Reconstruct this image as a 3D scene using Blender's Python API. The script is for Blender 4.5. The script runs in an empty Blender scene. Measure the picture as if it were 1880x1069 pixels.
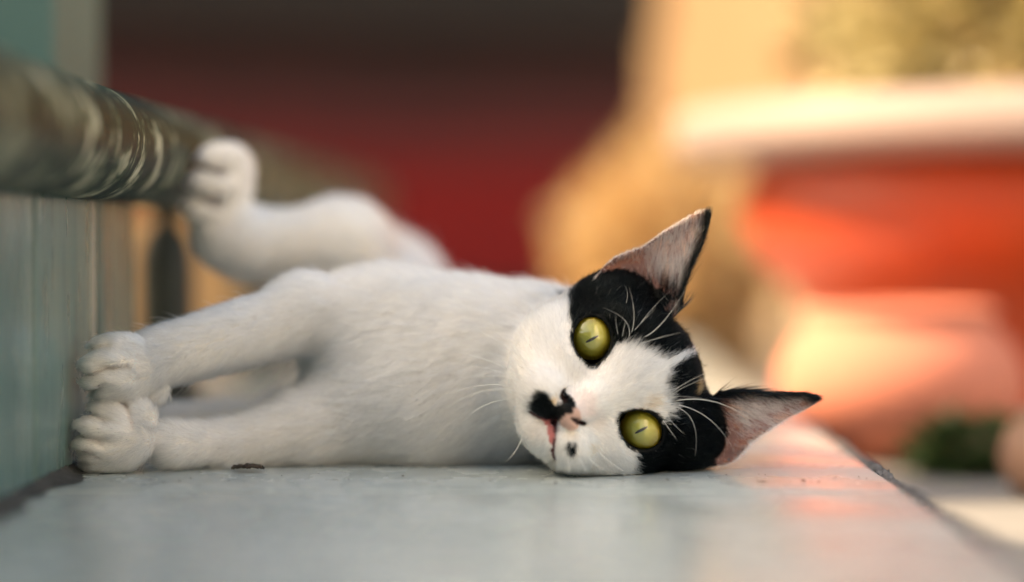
import bpy, bmesh, math, random
import numpy as np
from mathutils import Vector, Matrix
from mathutils.bvhtree import BVHTree
random.seed(3); RNG = np.random.default_rng(7)
sc = bpy.context.scene
C = sc.collection
PI = math.pi

# ------------------------------------------------------------------ camera, sky, sun, exposure
CAM = Vector((0.0, 0.0, 0.0942))
FPX = 4439.0                                  # focal length in photograph pixels (85 mm lens)
fwd = Vector((-45 / FPX, 1.0, -84.5 / FPX)).normalized()
cd = bpy.data.cameras.new('camera'); cam = bpy.data.objects.new('camera', cd); C.objects.link(cam)
cam.location = CAM
cam.rotation_euler = fwd.to_track_quat('-Z', 'Y').to_euler()
cd.lens = 85.0; cd.sensor_width = 36.0; cd.clip_start = 0.01; cd.clip_end = 400
cd.dof.use_dof = True; cd.dof.focus_distance = 0.992; cd.dof.aperture_fstop = 1.8
sc.camera = cam
RIGHT = fwd.cross(Vector((0, 0, 1))).normalized(); UPV = RIGHT.cross(fwd).normalized()

def P(px, py, Y):
    """the point at depth Y seen at a pixel of the photograph"""
    d = fwd + RIGHT * ((px - 940) / FPX) + UPV * ((534.5 - py) / FPX)
    return CAM + d * (Y / d.y)

SUN = Vector((-0.75, -0.03, 0.66)).normalized()   # towards the sun
w = bpy.data.worlds.new('World'); sc.world = w; w.use_nodes = True
nt = w.node_tree
bgn = nt.nodes['Background']; bgn.inputs[1].default_value = 0.15
sky = nt.nodes.new('ShaderNodeTexSky'); sky.sky_type = 'NISHITA'; sky.sun_disc = False
sky.sun_elevation = math.asin(SUN.z); sky.sun_rotation = math.atan2(SUN.x, SUN.y)
sky.dust_density = 3.0; sky.air_density = 1.0
nt.links.new(sky.outputs[0], bgn.inputs[0])
sl = bpy.data.lights.new('sun', 'SUN'); so = bpy.data.objects.new('sun', sl); C.objects.link(so)
sl.energy = 3.2; sl.angle = math.radians(0.5); sl.color = (1.0, 0.84, 0.68)
so.rotation_euler = SUN.to_track_quat('Z', 'Y').to_euler(); so.location = (-3, -1, 4)
vs = sc.view_settings
sc.display_settings.display_device = 'sRGB'
vs.view_transform = 'Standard'; vs.look = 'None'; vs.gamma = 1.0; vs.use_curve_mapping = False
vs.exposure = 1.65
vs.use_white_balance = True; vs.white_balance_temperature = 8500; vs.white_balance_tint = 6
sc.cycles.use_denoising = True
sc.cycles.max_bounces = 10; sc.cycles.diffuse_bounces = 4; sc.cycles.glossy_bounces = 4
sc.cycles.transmission_bounces = 8; sc.cycles.transparent_max_bounces = 12
sc.cycles.sample_clamp_indirect = 6.0

# ------------------------------------------------------------------ helpers
def tag(o, label=None, cat=None, group=None, kind=None):
    if label: o['label'] = label
    if cat: o['category'] = cat
    if group: o['group'] = group
    if kind: o['kind'] = kind
    return o

def empty(name, loc, label, cat, group=None):
    o = bpy.data.objects.new(name, None); C.objects.link(o); o.location = loc; o.empty_display_size = 0.02
    return tag(o, label, cat, group)

def link_mesh(name, verts, faces, mat, parent=None, smooth=False):
    me = bpy.data.meshes.new(name); me.from_pydata([tuple(v) for v in verts], [], faces)
    if smooth: me.polygons.foreach_set('use_smooth', [True] * len(me.polygons))
    if mat: me.materials.append(mat)
    me.update()
    return link(name, me, parent)

def link(name, me, parent=None):
    o = bpy.data.objects.new(name, me); C.objects.link(o)
    if parent:
        o.parent = parent
        o.matrix_parent_inverse = Matrix.Translation(-wloc(parent))
    return o

def wloc(o):
    v = Vector(o.location)
    if o.parent: v = v + Vector(o.matrix_parent_inverse.translation) + wloc(o.parent)
    return v

def box_bm(bm, x0, x1, y0, y1, z0, z1, bev=0.0, seg=2):
    r = bmesh.ops.create_cube(bm, size=1.0)
    vsx = r['verts']
    for v in vsx:
        v.co = Vector((x0 + (v.co.x + .5) * (x1 - x0), y0 + (v.co.y + .5) * (y1 - y0), z0 + (v.co.z + .5) * (z1 - z0)))
    if bev > 0:
        es = list({e for v in vsx for e in v.link_edges})
        bmesh.ops.bevel(bm, geom=es, offset=bev, segments=seg, affect='EDGES', profile=0.6)

def obj(name, bm, mat, parent=None, smooth=False):
    me = bpy.data.meshes.new(name); bm.to_mesh(me); bm.free()
    if mat: me.materials.append(mat)
    if smooth: me.polygons.foreach_set('use_smooth', [True] * len(me.polygons))
    return link(name, me, parent)

def box(name, dims, mat, parent=None, bev=0.0):
    bm = bmesh.new(); box_bm(bm, *dims, bev=bev); return obj(name, bm, mat, parent)

def lathe(name, prof, center, mat, parent=None, seg=96):
    vs_, fs = [], []
    n = len(prof)
    for i in range(seg):
        a = 2 * PI * i / seg
        for r, z in prof: vs_.append((center[0] + r * math.cos(a), center[1] + r * math.sin(a), center[2] + z))
    for i in range(seg):
        j = (i + 1) % seg
        for k in range(n - 1): fs.append((i * n + k, j * n + k, j * n + k + 1, i * n + k + 1))
    return link_mesh(name, vs_, fs, mat, parent, True)

def tube_verts(pts, radii, seg=8):
    vs_, fs = [], []
    pts = [Vector(p) for p in pts]
    for i, p in enumerate(pts):
        t = (pts[min(i + 1, len(pts) - 1)] - pts[max(i - 1, 0)]).normalized()
        a = t.cross(Vector((0.31, 0.87, 0.39))).normalized(); b = t.cross(a)
        for k in range(seg):
            an = 2 * PI * k / seg
            vs_.append(p + (a * math.cos(an) + b * math.sin(an)) * radii[i])
    for i in range(len(pts) - 1):
        for k in range(seg):
            k2 = (k + 1) % seg
            fs.append((i * seg + k, i * seg + k2, (i + 1) * seg + k2, (i + 1) * seg + k))
    fs.append(tuple(range(seg - 1, -1, -1))); fs.append(tuple((len(pts) - 1) * seg + k for k in range(seg)))
    return vs_, fs

def nd(m, t, **kw):
    n = m.node_tree.nodes.new(t)
    for k, v in kw.items(): setattr(n, k, v)
    return n

def ramp(m, stops):
    r = nd(m, 'ShaderNodeValToRGB')
    e = r.color_ramp.elements
    while len(e) < len(stops): e.new(0.5)
    for i, (p, c) in enumerate(stops): e[i].position = p; e[i].color = (*c, 1)
    return r

def pmat(name, stops, scale=8, rough=0.6, spec=0.5, stretch=(1, 1, 1), detail=6, bump=0.0, bscale=None, coat=0.0, rvar=0.0, dist=0.0):
    """principled material whose colour comes from noise in object space"""
    m = bpy.data.materials.new(name); m.use_nodes = True
    b = m.node_tree.nodes['Principled BSDF']; L = m.node_tree.links.new
    tc = nd(m, 'ShaderNodeTexCoord'); mp = nd(m, 'ShaderNodeMapping'); mp.inputs['Scale'].default_value = stretch
    L(tc.outputs['Object'], mp.inputs[0])
    nz = nd(m, 'ShaderNodeTexNoise'); nz.inputs['Scale'].default_value = scale; nz.inputs['Detail'].default_value = detail
    nz.inputs['Distortion'].default_value = dist
    L(mp.outputs[0], nz.inputs['Vector'])
    rp = ramp(m, stops); L(nz.outputs[0], rp.inputs[0]); L(rp.outputs[0], b.inputs['Base Color'])
    b.inputs['Roughness'].default_value = rough; b.inputs['Specular IOR Level'].default_value = spec
    b.inputs['Coat Weight'].default_value = coat; b.inputs['Coat Roughness'].default_value = 0.15
    if rvar > 0:
        n3 = nd(m, 'ShaderNodeTexNoise'); n3.inputs['Scale'].default_value = scale * 2.3; n3.inputs['Detail'].default_value = 5
        L(mp.outputs[0], n3.inputs['Vector'])
        mr = nd(m, 'ShaderNodeMapRange'); mr.inputs['From Min'].default_value = .3; mr.inputs['From Max'].default_value = .7
        mr.inputs['To Min'].default_value = max(0.02, rough - rvar); mr.inputs['To Max'].default_value = min(1, rough + rvar)
        L(n3.outputs[0], mr.inputs[0]); L(mr.outputs[0], b.inputs['Roughness'])
    if bump > 0:
        n2 = nd(m, 'ShaderNodeTexNoise'); n2.inputs['Scale'].default_value = bscale or scale * 5; n2.inputs['Detail'].default_value = 6
        L(mp.outputs[0], n2.inputs['Vector'])
        bp = nd(m, 'ShaderNodeBump'); bp.inputs['Strength'].default_value = bump; bp.inputs['Distance'].default_value = 0.002
        L(n2.outputs[0], bp.inputs['Height']); L(bp.outputs[0], b.inputs['Normal'])
    return m

# ------------------------------------------------------------------ materials
M = {}
M['tile'] = pmat('glazed_grey_tile', [(.30, (.35, .41, .415)), (.5, (.435, .49, .49)), (.72, (.49, .535, .53))], scale=14, rough=.26, spec=.5, stretch=(1, .6, 1), bump=.06, bscale=90, rvar=.10)
M['wtile'] = pmat('glazed_green_tile', [(.25, (.05, .12, .115)), (.5, (.11, .195, .18)), (.68, (.17, .24, .21)), (.82, (.26, .22, .16))], scale=9, rough=.30, spec=.35, stretch=(2, 3.0, .45), bump=.05, bscale=160, rvar=.10)
M['trim'] = pmat('pale_trim', [(.3, (.27, .31, .28)), (.7, (.36, .37, .32))], scale=20, rough=.25, stretch=(2, 3, .4))
M['grout'] = pmat('dirty_grout', [(.3, (.018, .02, .02)), (.6, (.05, .05, .048)), (.8, (.13, .13, .12))], scale=120, rough=.9, bump=.8, bscale=300)
M['mortar'] = pmat('rough_mortar', [(.3, (.05, .05, .055)), (.55, (.13, .125, .13)), (.8, (.25, .24, .24))], scale=140, rough=.95, bump=.9, bscale=350)
M['core'] = pmat('cement', [(.3, (.12, .12, .12)), (.7, (.2, .2, .19))], scale=30, rough=.9)
M['rail'] = None
M['baluster'] = pmat('grey_green_stone', [(.35, (.015, .022, .018)), (.6, (.055, .06, .045)), (.75, (.12, .115, .085))], scale=26, rough=.6)
M['ochre'] = pmat('ochre_paint', [(.3, (.55, .30, .13)), (.7, (.68, .42, .20))], scale=3, rough=.7)
M['red'] = pmat('red_paint', [(.3, (.205, .009, .0095)), (.7, (.27, .013, .013))], scale=2.0, rough=.7, spec=.25)
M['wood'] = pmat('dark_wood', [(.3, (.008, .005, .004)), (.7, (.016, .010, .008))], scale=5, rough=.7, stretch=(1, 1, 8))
M['teal'] = pmat('teal_paint', [(.3, (.035, .105, .105)), (.7, (.06, .14, .135))], scale=3, rough=.5)
M['planter'] = pmat('red_planter_paint', [(.3, (.54, .055, .016)), (.7, (.62, .085, .024))], scale=6, rough=.45)
M['rim'] = pmat('faded_rim_paint', [(.3, (.36, .255, .225)), (.7, (.42, .305, .27))], scale=5, rough=.6)
M['clay'] = pmat('orange_clay', [(.3, (.66, .20, .13)), (.7, (.74, .28, .19))], scale=5, rough=.85, spec=.2)
M['clay2'] = pmat('pale_clay', [(.3, (.34, .18, .12)), (.7, (.42, .25, .17))], scale=5, rough=.6)
M['ground'] = pmat('sandy_ground', [(.3, (.30, .22, .14)), (.7, (.42, .32, .22))], scale=3, rough=.95, bump=.4, bscale=40)
M['pave'] = pmat('grey_paving', [(.3, (.20, .19, .18)), (.7, (.29, .27, .25))], scale=14, rough=.9, bump=.3, bscale=120)
M['plaster'] = pmat('added_grey_plaster', [(.3, (.22, .21, .19)), (.7, (.30, .28, .25))], scale=2, rough=.9)
M['glass'] = pmat('dark_glass', [(.3, (.02, .022, .025)), (.7, (.03, .032, .035))], scale=2, rough=.1)
M['cream'] = pmat('cream_paint', [(.3, (.38, .235, .125)), (.7, (.46, .31, .18))], scale=1.5, rough=.8)
M['white'] = pmat('added_white_render', [(.3, (.84, .82, .79)), (.7, (.89, .87, .84))], scale=1.5, rough=.8)
M['maroon'] = pmat('deep_shade_board', [(.3, (.040, .0065, .006)), (.7, (.060, .0085, .008))], scale=3, rough=.8)  # this and the next three colours carry eave shade, step by step
M['red_a'] = pmat('light_shade_board', [(.3, (.15, .008, .0085)), (.7, (.195, .0105, .011))], scale=3, rough=.75)
M['red_b'] = pmat('mid_shade_board', [(.3, (.080, .0065, .007)), (.7, (.110, .0085, .009))], scale=3, rough=.75)
M['maroon_b'] = pmat('deepest_shade_board', [(.3, (.020, .0055, .005)), (.7, (.032, .007, .0065))], scale=3, rough=.8)
M['soil'] = pmat('soil', [(.3, (.03, .02, .012)), (.7, (.07, .05, .03))], scale=30, rough=1)
M['stem'] = pmat('stem_bark', [(.3, (.10, .07, .04)), (.7, (.2, .14, .08))], scale=30, rough=.9)
M['added_roof'] = pmat('added_roof_slab', [(.3, (.25, .24, .23)), (.7, (.32, .31, .3))], scale=3, rough=.9)
M['crumb'] = pmat('dark_crumb', [(.3, (.012, .01, .008)), (.7, (.05, .03, .018))], scale=200, rough=.8)

def marble():
    m = bpy.data.materials.new('green_marble'); m.use_nodes = True; L = m.node_tree.links.new
    b = m.node_tree.nodes['Principled BSDF']; tc = nd(m, 'ShaderNodeTexCoord')
    def nz(st, sc_, det, dist):
        mp = nd(m, 'ShaderNodeMapping'); mp.inputs['Scale'].default_value = st; L(tc.outputs['Object'], mp.inputs[0])
        n = nd(m, 'ShaderNodeTexNoise'); n.inputs['Scale'].default_value = sc_; n.inputs['Detail'].default_value = det; n.inputs['Distortion'].default_value = dist
        L(mp.outputs[0], n.inputs['Vector']); return n.outputs[0]
    big = nz((34, 44, 34), 1.0, 3, .5); fine = nz((75, 185, 75), 1.0, 7, .8)
    a = nd(m, 'ShaderNodeMath', operation='MULTIPLY'); L(big, a.inputs[0]); a.inputs[1].default_value = .5
    f = nd(m, 'ShaderNodeMath', operation='MULTIPLY_ADD'); L(fine, f.inputs[0]); f.inputs[1].default_value = .5; L(a.outputs[0], f.inputs[2])
    rp = ramp(m, [(.42, (.0015, .010, .0075)), (.495, (.004, .021, .014)), (.525, (.014, .038, .022)), (.545, (.13, .15, .095)), (.60, (.44, .43, .32))])
    L(f.outputs[0], rp.inputs[0]); L(rp.outputs[0], b.inputs['Base Color'])
    b.inputs['Roughness'].default_value = .5; b.inputs['Specular IOR Level'].default_value = .12
    bp = nd(m, 'ShaderNodeBump'); bp.inputs['Strength'].default_value = .25; bp.inputs['Distance'].default_value = .001; L(fine, bp.inputs['Height']); L(bp.outputs[0], b.inputs['Normal'])
    return m
M['rail'] = marble()
def stain(m, scale, stops, stretch=(1, 1, 1)):
    """specks and scuffs laid over a material's colour"""
    b = m.node_tree.nodes['Principled BSDF']; L = m.node_tree.links.new
    src = b.inputs['Base Color'].links[0].from_socket
    tc = nd(m, 'ShaderNodeTexCoord'); mp = nd(m, 'ShaderNodeMapping'); mp.inputs['Scale'].default_value = stretch; L(tc.outputs['Object'], mp.inputs[0])
    n = nd(m, 'ShaderNodeTexNoise'); n.inputs['Scale'].default_value = scale; n.inputs['Detail'].default_value = 7; n.inputs['Roughness'].default_value = .62; L(mp.outputs[0], n.inputs['Vector'])
    rp = ramp(m, stops); L(n.outputs[0], rp.inputs[0])
    mx = nd(m, 'ShaderNodeMixRGB', blend_type='MULTIPLY'); mx.inputs[0].default_value = 1
    L(src, mx.inputs[1]); L(rp.outputs[0], mx.inputs[2]); L(mx.outputs[0], b.inputs['Base Color'])
stain(M['tile'], 40, [(.28, (.78, .77, .75)), (.42, (.93, .93, .92)), (.54, (1, 1, 1)), (.66, (1, 1, 1)), (.78, (.84, .82, .78))], (1, .5, 1))
stain(M['tile'], 420, [(.30, (.35, .32, .28)), (.36, (.95, .95, .95)), (.5, (1, 1, 1))])
stain(M['wtile'], 30, [(.28, (.45, .42, .38)), (.38, (.9, .9, .88)), (.5, (1, 1, 1)), (.70, (1, 1, 1)), (.78, (.6, .5, .42))], (2, 3, .5))

def leafmat(name, a, b, trans=.35, rough=.5):
    m = bpy.data.materials.new(name); m.use_nodes = True; L = m.node_tree.links.new
    p = m.node_tree.nodes['Principled BSDF']; out = m.node_tree.nodes['Material Output']
    oi = nd(m, 'ShaderNodeAttribute'); oi.attribute_name = 'tone'
    rp = ramp(m, [(0.0, a), (1.0, b)]); L(oi.outputs['Fac'], rp.inputs[0]); L(rp.outputs[0], p.inputs['Base Color'])
    p.inputs['Roughness'].default_value = rough
    t = nd(m, 'ShaderNodeBsdfTranslucent'); L(rp.outputs[0], t.inputs[0])
    mx = nd(m, 'ShaderNodeMixShader'); mx.inputs[0].default_value = trans
    L(p.outputs[0], mx.inputs[1]); L(t.outputs[0], mx.inputs[2]); L(mx.outputs[0], out.inputs[0])
    return m
M['gold_leaf'] = leafmat('golden_leaf', (.66, .42, .18), (.86, .68, .42), .45)
M['yellow_leaf'] = leafmat('yellow_green_leaf', (.16, .12, .03), (.86, .72, .38), .40, .28)
M['green_leaf'] = leafmat('green_leaf', (.03, .06, .02), (.09, .15, .045))

# ------------------------------------------------------------------ the setting
# ground: one sheet out to the horizon
GZ = -.035
link_mesh('ground', [(-150, -60, GZ - .004), (150, -60, GZ - .004), (150, 300, GZ - .004), (-150, 300, GZ - .004)], [(0, 1, 2, 3)], M['ground'])['kind'] = 'structure'
link_mesh('pavement', [(.12, -2, GZ), (2.5, -2, GZ), (2.5, 2.2, GZ), (.12, 2.2, GZ)], [(0, 1, 2, 3)], M['pave'])['kind'] = 'structure'
LX0, LX1 = -.1926, .1420
ledge = box('ledge', (-.206, LX1 + .002, -.6, 2.45, -.3, -.010), M['core']); tag(ledge, kind='structure')
mort = None
def tile_mesh(dx, dy, dz, bev=.0012):
    bm = bmesh.new(); box_bm(bm, 0, dx, 0, dy, -dz, 0, bev=bev, seg=2)
    me = bpy.data.meshes.new('tile'); bm.to_mesh(me); bm.free(); me.materials.append(M['tile']); return me
tag(box('far_ledge', (-.34, -.2062, 1.162, 2.45, -.3, -.0006), M['tile']), kind='structure')
tm = tile_mesh(LX1 - LX0 - .003, .1985, .009)
for k in range(-7, 8):
    o = link('tile', tm, ledge); o.location = Vector((LX0 + .002, .925 + .2 * k + .00075, RNG.uniform(-.0004, 0)))
bm = bmesh.new(); box_bm(bm, LX0 + .001, LX1 - .0005, -.59, 2.44, -.0099, -.0022); obj('joint_mortar', bm, M['grout'], ledge)
# rough broken mortar lip along the right edge of the ledge
ys = np.arange(.3, 2.45, .0022); vs_, fs = [], []
prof = 7
for i, y in enumerate(ys):
    for k in range(prof):
        t = k / (prof - 1)
        n = RNG.normal(0, 1, 3)
        edge = .0015 * math.sin(y * 31) + .001 * math.sin(y * 83 + 1)
        x = LX1 - .0008 + t * (.0072 + edge) + n[0] * .0005
        z = -.0012 + .0018 * math.sin(PI * min(1, t * 1.3)) - (.03 * max(0, t - .8) / .2) + n[1] * .0006 + .0008 * math.sin(y * 57)
        vs_.append((x, y + n[2] * .0004, z))
for i in range(len(ys) - 1):
    for k in range(prof - 1):
        a = i * prof + k; fs.append((a, a + 1, a + prof + 1, a + prof))
link_mesh('mortar_edge', vs_, fs, M['mortar'], ledge, True)

# dirt packed in the corner between wall and ledge
ys = np.arange(.3, 1.17, .0025); vs_, fs = [], []
for i, y in enumerate(ys):
    for k in range(5):
        t = k / 4
        n = RNG.normal(0, 1, 3)
        wd = .0075 + .0028 * math.sin(y * 47) + .0018 * math.sin(y * 131 + 2)
        wd *= 1.0 if y < .97 else max(.25, 1 - (y - .97) * 8)
        vs_.append((LX0 + .0003 + t * wd + n[0] * .0004, y, .0035 * (1 - t) ** 2 + .0004 + n[1] * .0004 * (1 - t)))
for i in range(len(ys) - 1):
    for k in range(4):
        a = i * 5 + k; fs.append((a, a + 1, a + 6, a + 5))
link_mesh('corner_dirt', vs_, fs, M['grout'], ledge, True)

# tiled parapet wall with its trim and joints
WX = LX0
wall = empty('parapet_wall', (-.22, .6, 0), 'low wall clad in worn glossy grey green tiles that the cat pushes its front paws against', 'wall')
box('core', (-.25, WX - .0095, -.3, 1.158, 0.0, .1195), M['grout'], wall)
def wtile(y0, y1, mat, proud=0.0, jt=.0026):
    bm = bmesh.new(); box_bm(bm, WX - .0090, WX + proud, y0 + jt, y1 - jt, .0015, .1150, bev=.0009, seg=2)
    return obj('tile', bm, mat, wall)
for y0, y1 in ((-.275, -.075), (-.075, .125), (.125, .325), (.325, .525), (.525, .725), (.725, .927), (.927, 1.043)): wtile(y0, y1, M['wtile'])
t_ = wtile(1.043, 1.052, M['trim'], .0006, .0006); t_.name = 'trim_strip'
t_ = wtile(1.052, 1.060, M['trim'], -.0006, .0006); t_.name = 'trim_strip'
wtile(1.060, 1.158, M['wtile'])

# round marble handrail, on the wall and on balusters beyond it
rail = empty('handrail', (-.186, 1.0, .115), 'fat round dark green marble handrail with cream veins on top of the tiled wall', 'handrail')
ys = np.linspace(-.3, 2.6, 117)
vs_, fs = [], []
SEG = 48
for i, y in enumerate(ys):
    for k in range(SEG):
        a = 2 * PI * k / SEG
        vs_.append((-.1865 + .0240 * math.cos(a), y, .1370 + .0240 * math.sin(a)))
for i in range(len(ys) - 1):
    for k in range(SEG):
        k2 = (k + 1) % SEG
        fs.append((i * SEG + k, (i + 1) * SEG + k, (i + 1) * SEG + k2, i * SEG + k2))
link_mesh('rail_bar', vs_, fs, M['rail'], rail, True)

bprof = [(.0, 0), (.019, 0), (.019, .012), (.0165, .016), (.0152, .03), (.0155, .080), (.0150, .089), (.0125, .098), (.0065, .1055), (.0058, .110), (.010, .1122), (.010, .116)]
for k, (yy, lab) in enumerate([(1.345, 'dark stone baluster just past the end of the tiled wall, under the handrail'),
                              (1.80, 'middle dark stone baluster under the handrail, hidden mostly by the cat'),
                              (2.25, 'farthest dark stone baluster under the handrail, beyond the cat')]):
    o = lathe('baluster', bprof, (-.206, yy, 0), M['baluster'], None, 40)
    tag(o, lab, 'baluster', 'balusters under the handrail')

# teal pillar standing behind the handrail
pil = empty('pillar', (-.33, 1.26, 0), 'square pale teal painted pillar rising behind the handrail', 'pillar')
box('shaft', (-.47, -.2385, 1.195, 1.325, .028, 2.2), M['teal'], pil, bev=.003)
box('base', (-.475, -.2345, 1.191, 1.329, .0002, .028), M['teal'], pil, bev=.002)

# red wall of the building behind, turned away from the sun
bld = empty('building', (-.3, 3.0, -.03), 'deep red painted building wall in shade under a dark wooden fascia', 'building')
WA, WB = Vector((-1.5, 2.62, 0)), Vector((.150, 3.16, 0))
dv = (WB - WA).normalized(); nv = Vector((dv.y, -dv.x, 0))
def slab(name, z0, z1, off0, off1, mat, a=WA, b=WB):
    p = [a + nv * off0, b + nv * off0, b + nv * off1, a + nv * off1]
    v = [(*q.xy, z0) for q in p] + [(*q.xy, z1) for q in p]
    return link_mesh(name, v, [(0, 1, 2, 3), (4, 7, 6, 5), (0, 4, 5, 1), (1, 5, 6, 2), (2, 6, 7, 3), (3, 7, 4, 0)], mat, bld)
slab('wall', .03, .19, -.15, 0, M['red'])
for k_, (z0_, z1_, m_) in enumerate(((.19, .2298, 'red_a'), (.23, .2698, 'red_b'), (.27, .3098, 'maroon'), (.31, .3648, 'maroon_b'))): slab('shade_board', z0_, z1_, -.15, .004 + .002 * (k_ % 2), M[m_])  # eave shade put into the colours, darker stepwise up to the fascia
slab('plinth', -.03, .03, -.16, .012, M['wood'])
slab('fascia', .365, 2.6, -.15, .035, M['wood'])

low = box('low_wall', (-.62, -.245, 2.0, 2.1, -.03, .125), M['ochre'])
tag(low, 'low ochre painted wall seen through the gap under the handrail', 'wall')

# unseen slab added high to the left, outlined to shade the ledge
zr = 2.4
def up(x, y): return (x + SUN.x / SUN.z * zr, y + SUN.y / SUN.z * zr)
pts = [up(.185, -1.2), up(.175, 1.02), up(.112, 1.20), up(.00, 1.52), up(-.10, 2.0), up(-.2, 4.2), up(-3.5, 4.2), up(-3.5, -1.2)]
v = [(x, y, zr - .12) for x, y in pts] + [(x, y, zr) for x, y in pts]; n = len(pts)
rf = link_mesh('shade_slab', v, [tuple(range(n - 1, -1, -1)), tuple(range(n, 2 * n))] + [(i, (i + 1) % n, n + (i + 1) % n, n + i) for i in range(n)], M['added_roof'])
tag(rf, kind='structure')

# added unseen houses behind the camera: they dim front light and reflect in eyes
for x0, x1, hgt, lab in ((-7.0, -.6, 2.7, 'long plastered block added behind the camera to dim the front light'), (2.2, 7.0, 8.0, 'tall white block added behind the camera to reflect in the eyes')):
    hs = empty('added_house', ((x0 + x1) / 2, -4.5, GZ), lab, 'added_house', 'blocks added behind the camera')
    box('wall', (x0, x1, -7.5, -4.0 if x0 < 0 else -2.2, GZ, hgt), M['plaster'] if x0 < 0 else M['white'], hs)  # wall of the added block
    box('added_roof', (x0 - .3, x1 + .3, -7.8, -3.75 if x0 < 0 else -2.0, hgt, hgt + .25), M['added_roof'], hs)
    for k in range(int((x1 - x0) / 2.2)):
        xa = x0 + .7 + k * 2.2
        wn = box('added_window', (xa, xa + .9, -4.005 + 1.8 * (x0 > 0), -3.97 + 1.8 * (x0 > 0), 1.3, 2.6), M['wood'], hs)
        box('pane', (xa + .07, xa + .83, -3.972 + 1.8 * (x0 > 0), -3.965 + 1.8 * (x0 > 0), 1.37, 2.53), M['glass'], wn)

# ------------------------------------------------------------------ leaves
def leaves(name, pts, nrm, size, mat, parent, seed=1, kind='stuff', aspect=2.2):
    r = np.random.default_rng(seed); n = len(pts)
    d = r.normal(0, 1, (n, 3)); d /= np.linalg.norm(d, axis=1)[:, None]
    d = d * .8 + nrm; d /= np.linalg.norm(d, axis=1)[:, None]
    s = np.cross(d, r.normal(0, 1, (n, 3))); s /= np.linalg.norm(s, axis=1)[:, None]
    nn = np.cross(d, s)
    L = size * r.uniform(.6, 1.3, n)[:, None]; W = L / aspect
    v = np.empty((n, 6, 3))
    v[:, 0] = pts; v[:, 1] = pts + d * L * .4 + s * W * .5 + nn * W * .15; v[:, 2] = pts + d * L * .8 + s * W * .3
    v[:, 3] = pts + d * L - nn * L * .12; v[:, 4] = pts + d * L * .8 - s * W * .3; v[:, 5] = pts + d * L * .4 - s * W * .5 + nn * W * .15
    me = bpy.data.meshes.new(name)
    b = np.arange(n)[:, None] * 6
    f = np.concatenate([b + np.array([[0, 1, 2, 5]]), b + np.array([[5, 2, 4, 4]])], 1)
    f1 = (b + np.array([[0, 1, 5, 5]]))
    quads = np.concatenate([b + np.array([0, 1, 2, 3]), b + np.array([0, 3, 4, 5])], 0)
    me.vertices.add(n * 6); me.vertices.foreach_set('co', v.reshape(-1))
    me.loops.add(quads.size); me.loops.foreach_set('vertex_index', quads.reshape(-1).astype(np.int32))
    me.polygons.add(len(quads)); me.polygons.foreach_set('loop_start', np.arange(0, quads.size, 4, dtype=np.int32))
    me.update(calc_edges=True); me.validate()
    at = me.attributes.new('tone', 'FLOAT', 'POINT'); at.data.foreach_set('value', np.repeat(r.uniform(0, 1, n), 6).astype(np.float32))
    me.materials.append(mat)
    o = link(name, me, parent)
    if kind: o['kind'] = kind
    return o

def shrub(name, base, radii, n, size, mat, label, cat, seed, group=None, zc=None):
    root = empty(name, base, label, cat, group)
    r = np.random.default_rng(seed)
    u = r.normal(0, 1, (n, 3)); u /= np.linalg.norm(u, axis=1)[:, None]
    lump = 1 + .22 * np.sin(u[:, 0] * 5 + seed) * np.cos(u[:, 2] * 6 + seed * 2)
    rad = (r.uniform(.25, 1, n) ** .45 * lump)[:, None]
    c = np.array(base) + np.array([0, 0, zc if zc is not None else radii[2]])
    p = c + u * rad * np.array(radii)
    k = p[:, 2] > base[2] + .004
    leaves('foliage', p[k], u[k], size, mat, root, seed)
    vs_, fs = [], []
    for q in range(6):
        a = 2 * PI * q / 6 + seed
        tip = c + np.array([math.cos(a) * radii[0] * .6, math.sin(a) * radii[1] * .6, radii[2] * .4 * r.uniform(.3, 1)])
        b0 = np.array(base) + np.array([math.cos(a), math.sin(a), 0]) * .01
        v_, f_ = tube_verts([b0, b0 * .5 + tip * .5 + np.array([0, 0, .02]), tip], [.006, .004, .002], 6)
        o_ = len(vs_); vs_ += v_; fs += [tuple(x + o_ for x in f) for f in f_]
    link_mesh('stem', vs_, fs, M['stem'], root, True)
    return root

shrub('dry_shrub', (.130, 2.45, -.039), (.088, .10, .115), 2200, .035, M['gold_leaf'], 'rounded golden dry shrub in full sun in front of the red wall end', 'shrub', 5, zc=.10)
shrub('low_plant', (.243, 1.345, GZ), (.032, .02, .014), 420, .015, M['green_leaf'], 'low dark green plant on the ground behind the small round pots', 'plant', 8)
cw = empty('garden_wall', (1.4, 4.6, -.039), 'sunlit cream garden wall far behind the shrubs and the planter', 'wall')
a_, b_ = Vector((.02, 5.3, 0)), Vector((3.4, 3.7, 0)); t_ = (b_ - a_).normalized(); n_ = Vector((t_.y, -t_.x, 0))
def cslab(name, z0, z1, o0, o1, mat):
    p = [a_ + n_ * o0, b_ + n_ * o0, b_ + n_ * o1, a_ + n_ * o1]
    v = [(*q.xy, z0) for q in p] + [(*q.xy, z1) for q in p]
    return link_mesh(name, v, [(0, 1, 2, 3), (4, 7, 6, 5), (0, 4, 5, 1), (1, 5, 6, 2), (2, 6, 7, 3), (3, 7, 4, 0)], mat, cw)
cslab('wall', -.039, 1.9, -.2, 0, M['cream']); cslab('coping', 1.9, 1.97, -.24, .04, M['cream'])
hr = empty('hedge', (1.2, 5.4, -.039), 'sunlit yellow green hedge filling the far background behind the planter', 'hedge')
r = np.random.default_rng(21); n = 4200
hp = np.stack([r.uniform(.42, 2.6, n), 3.1 + r.uniform(0, 1, n) ** 2 * .6, .22 + 1.2 * r.uniform(0, 1, n) ** .8], 1)
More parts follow.
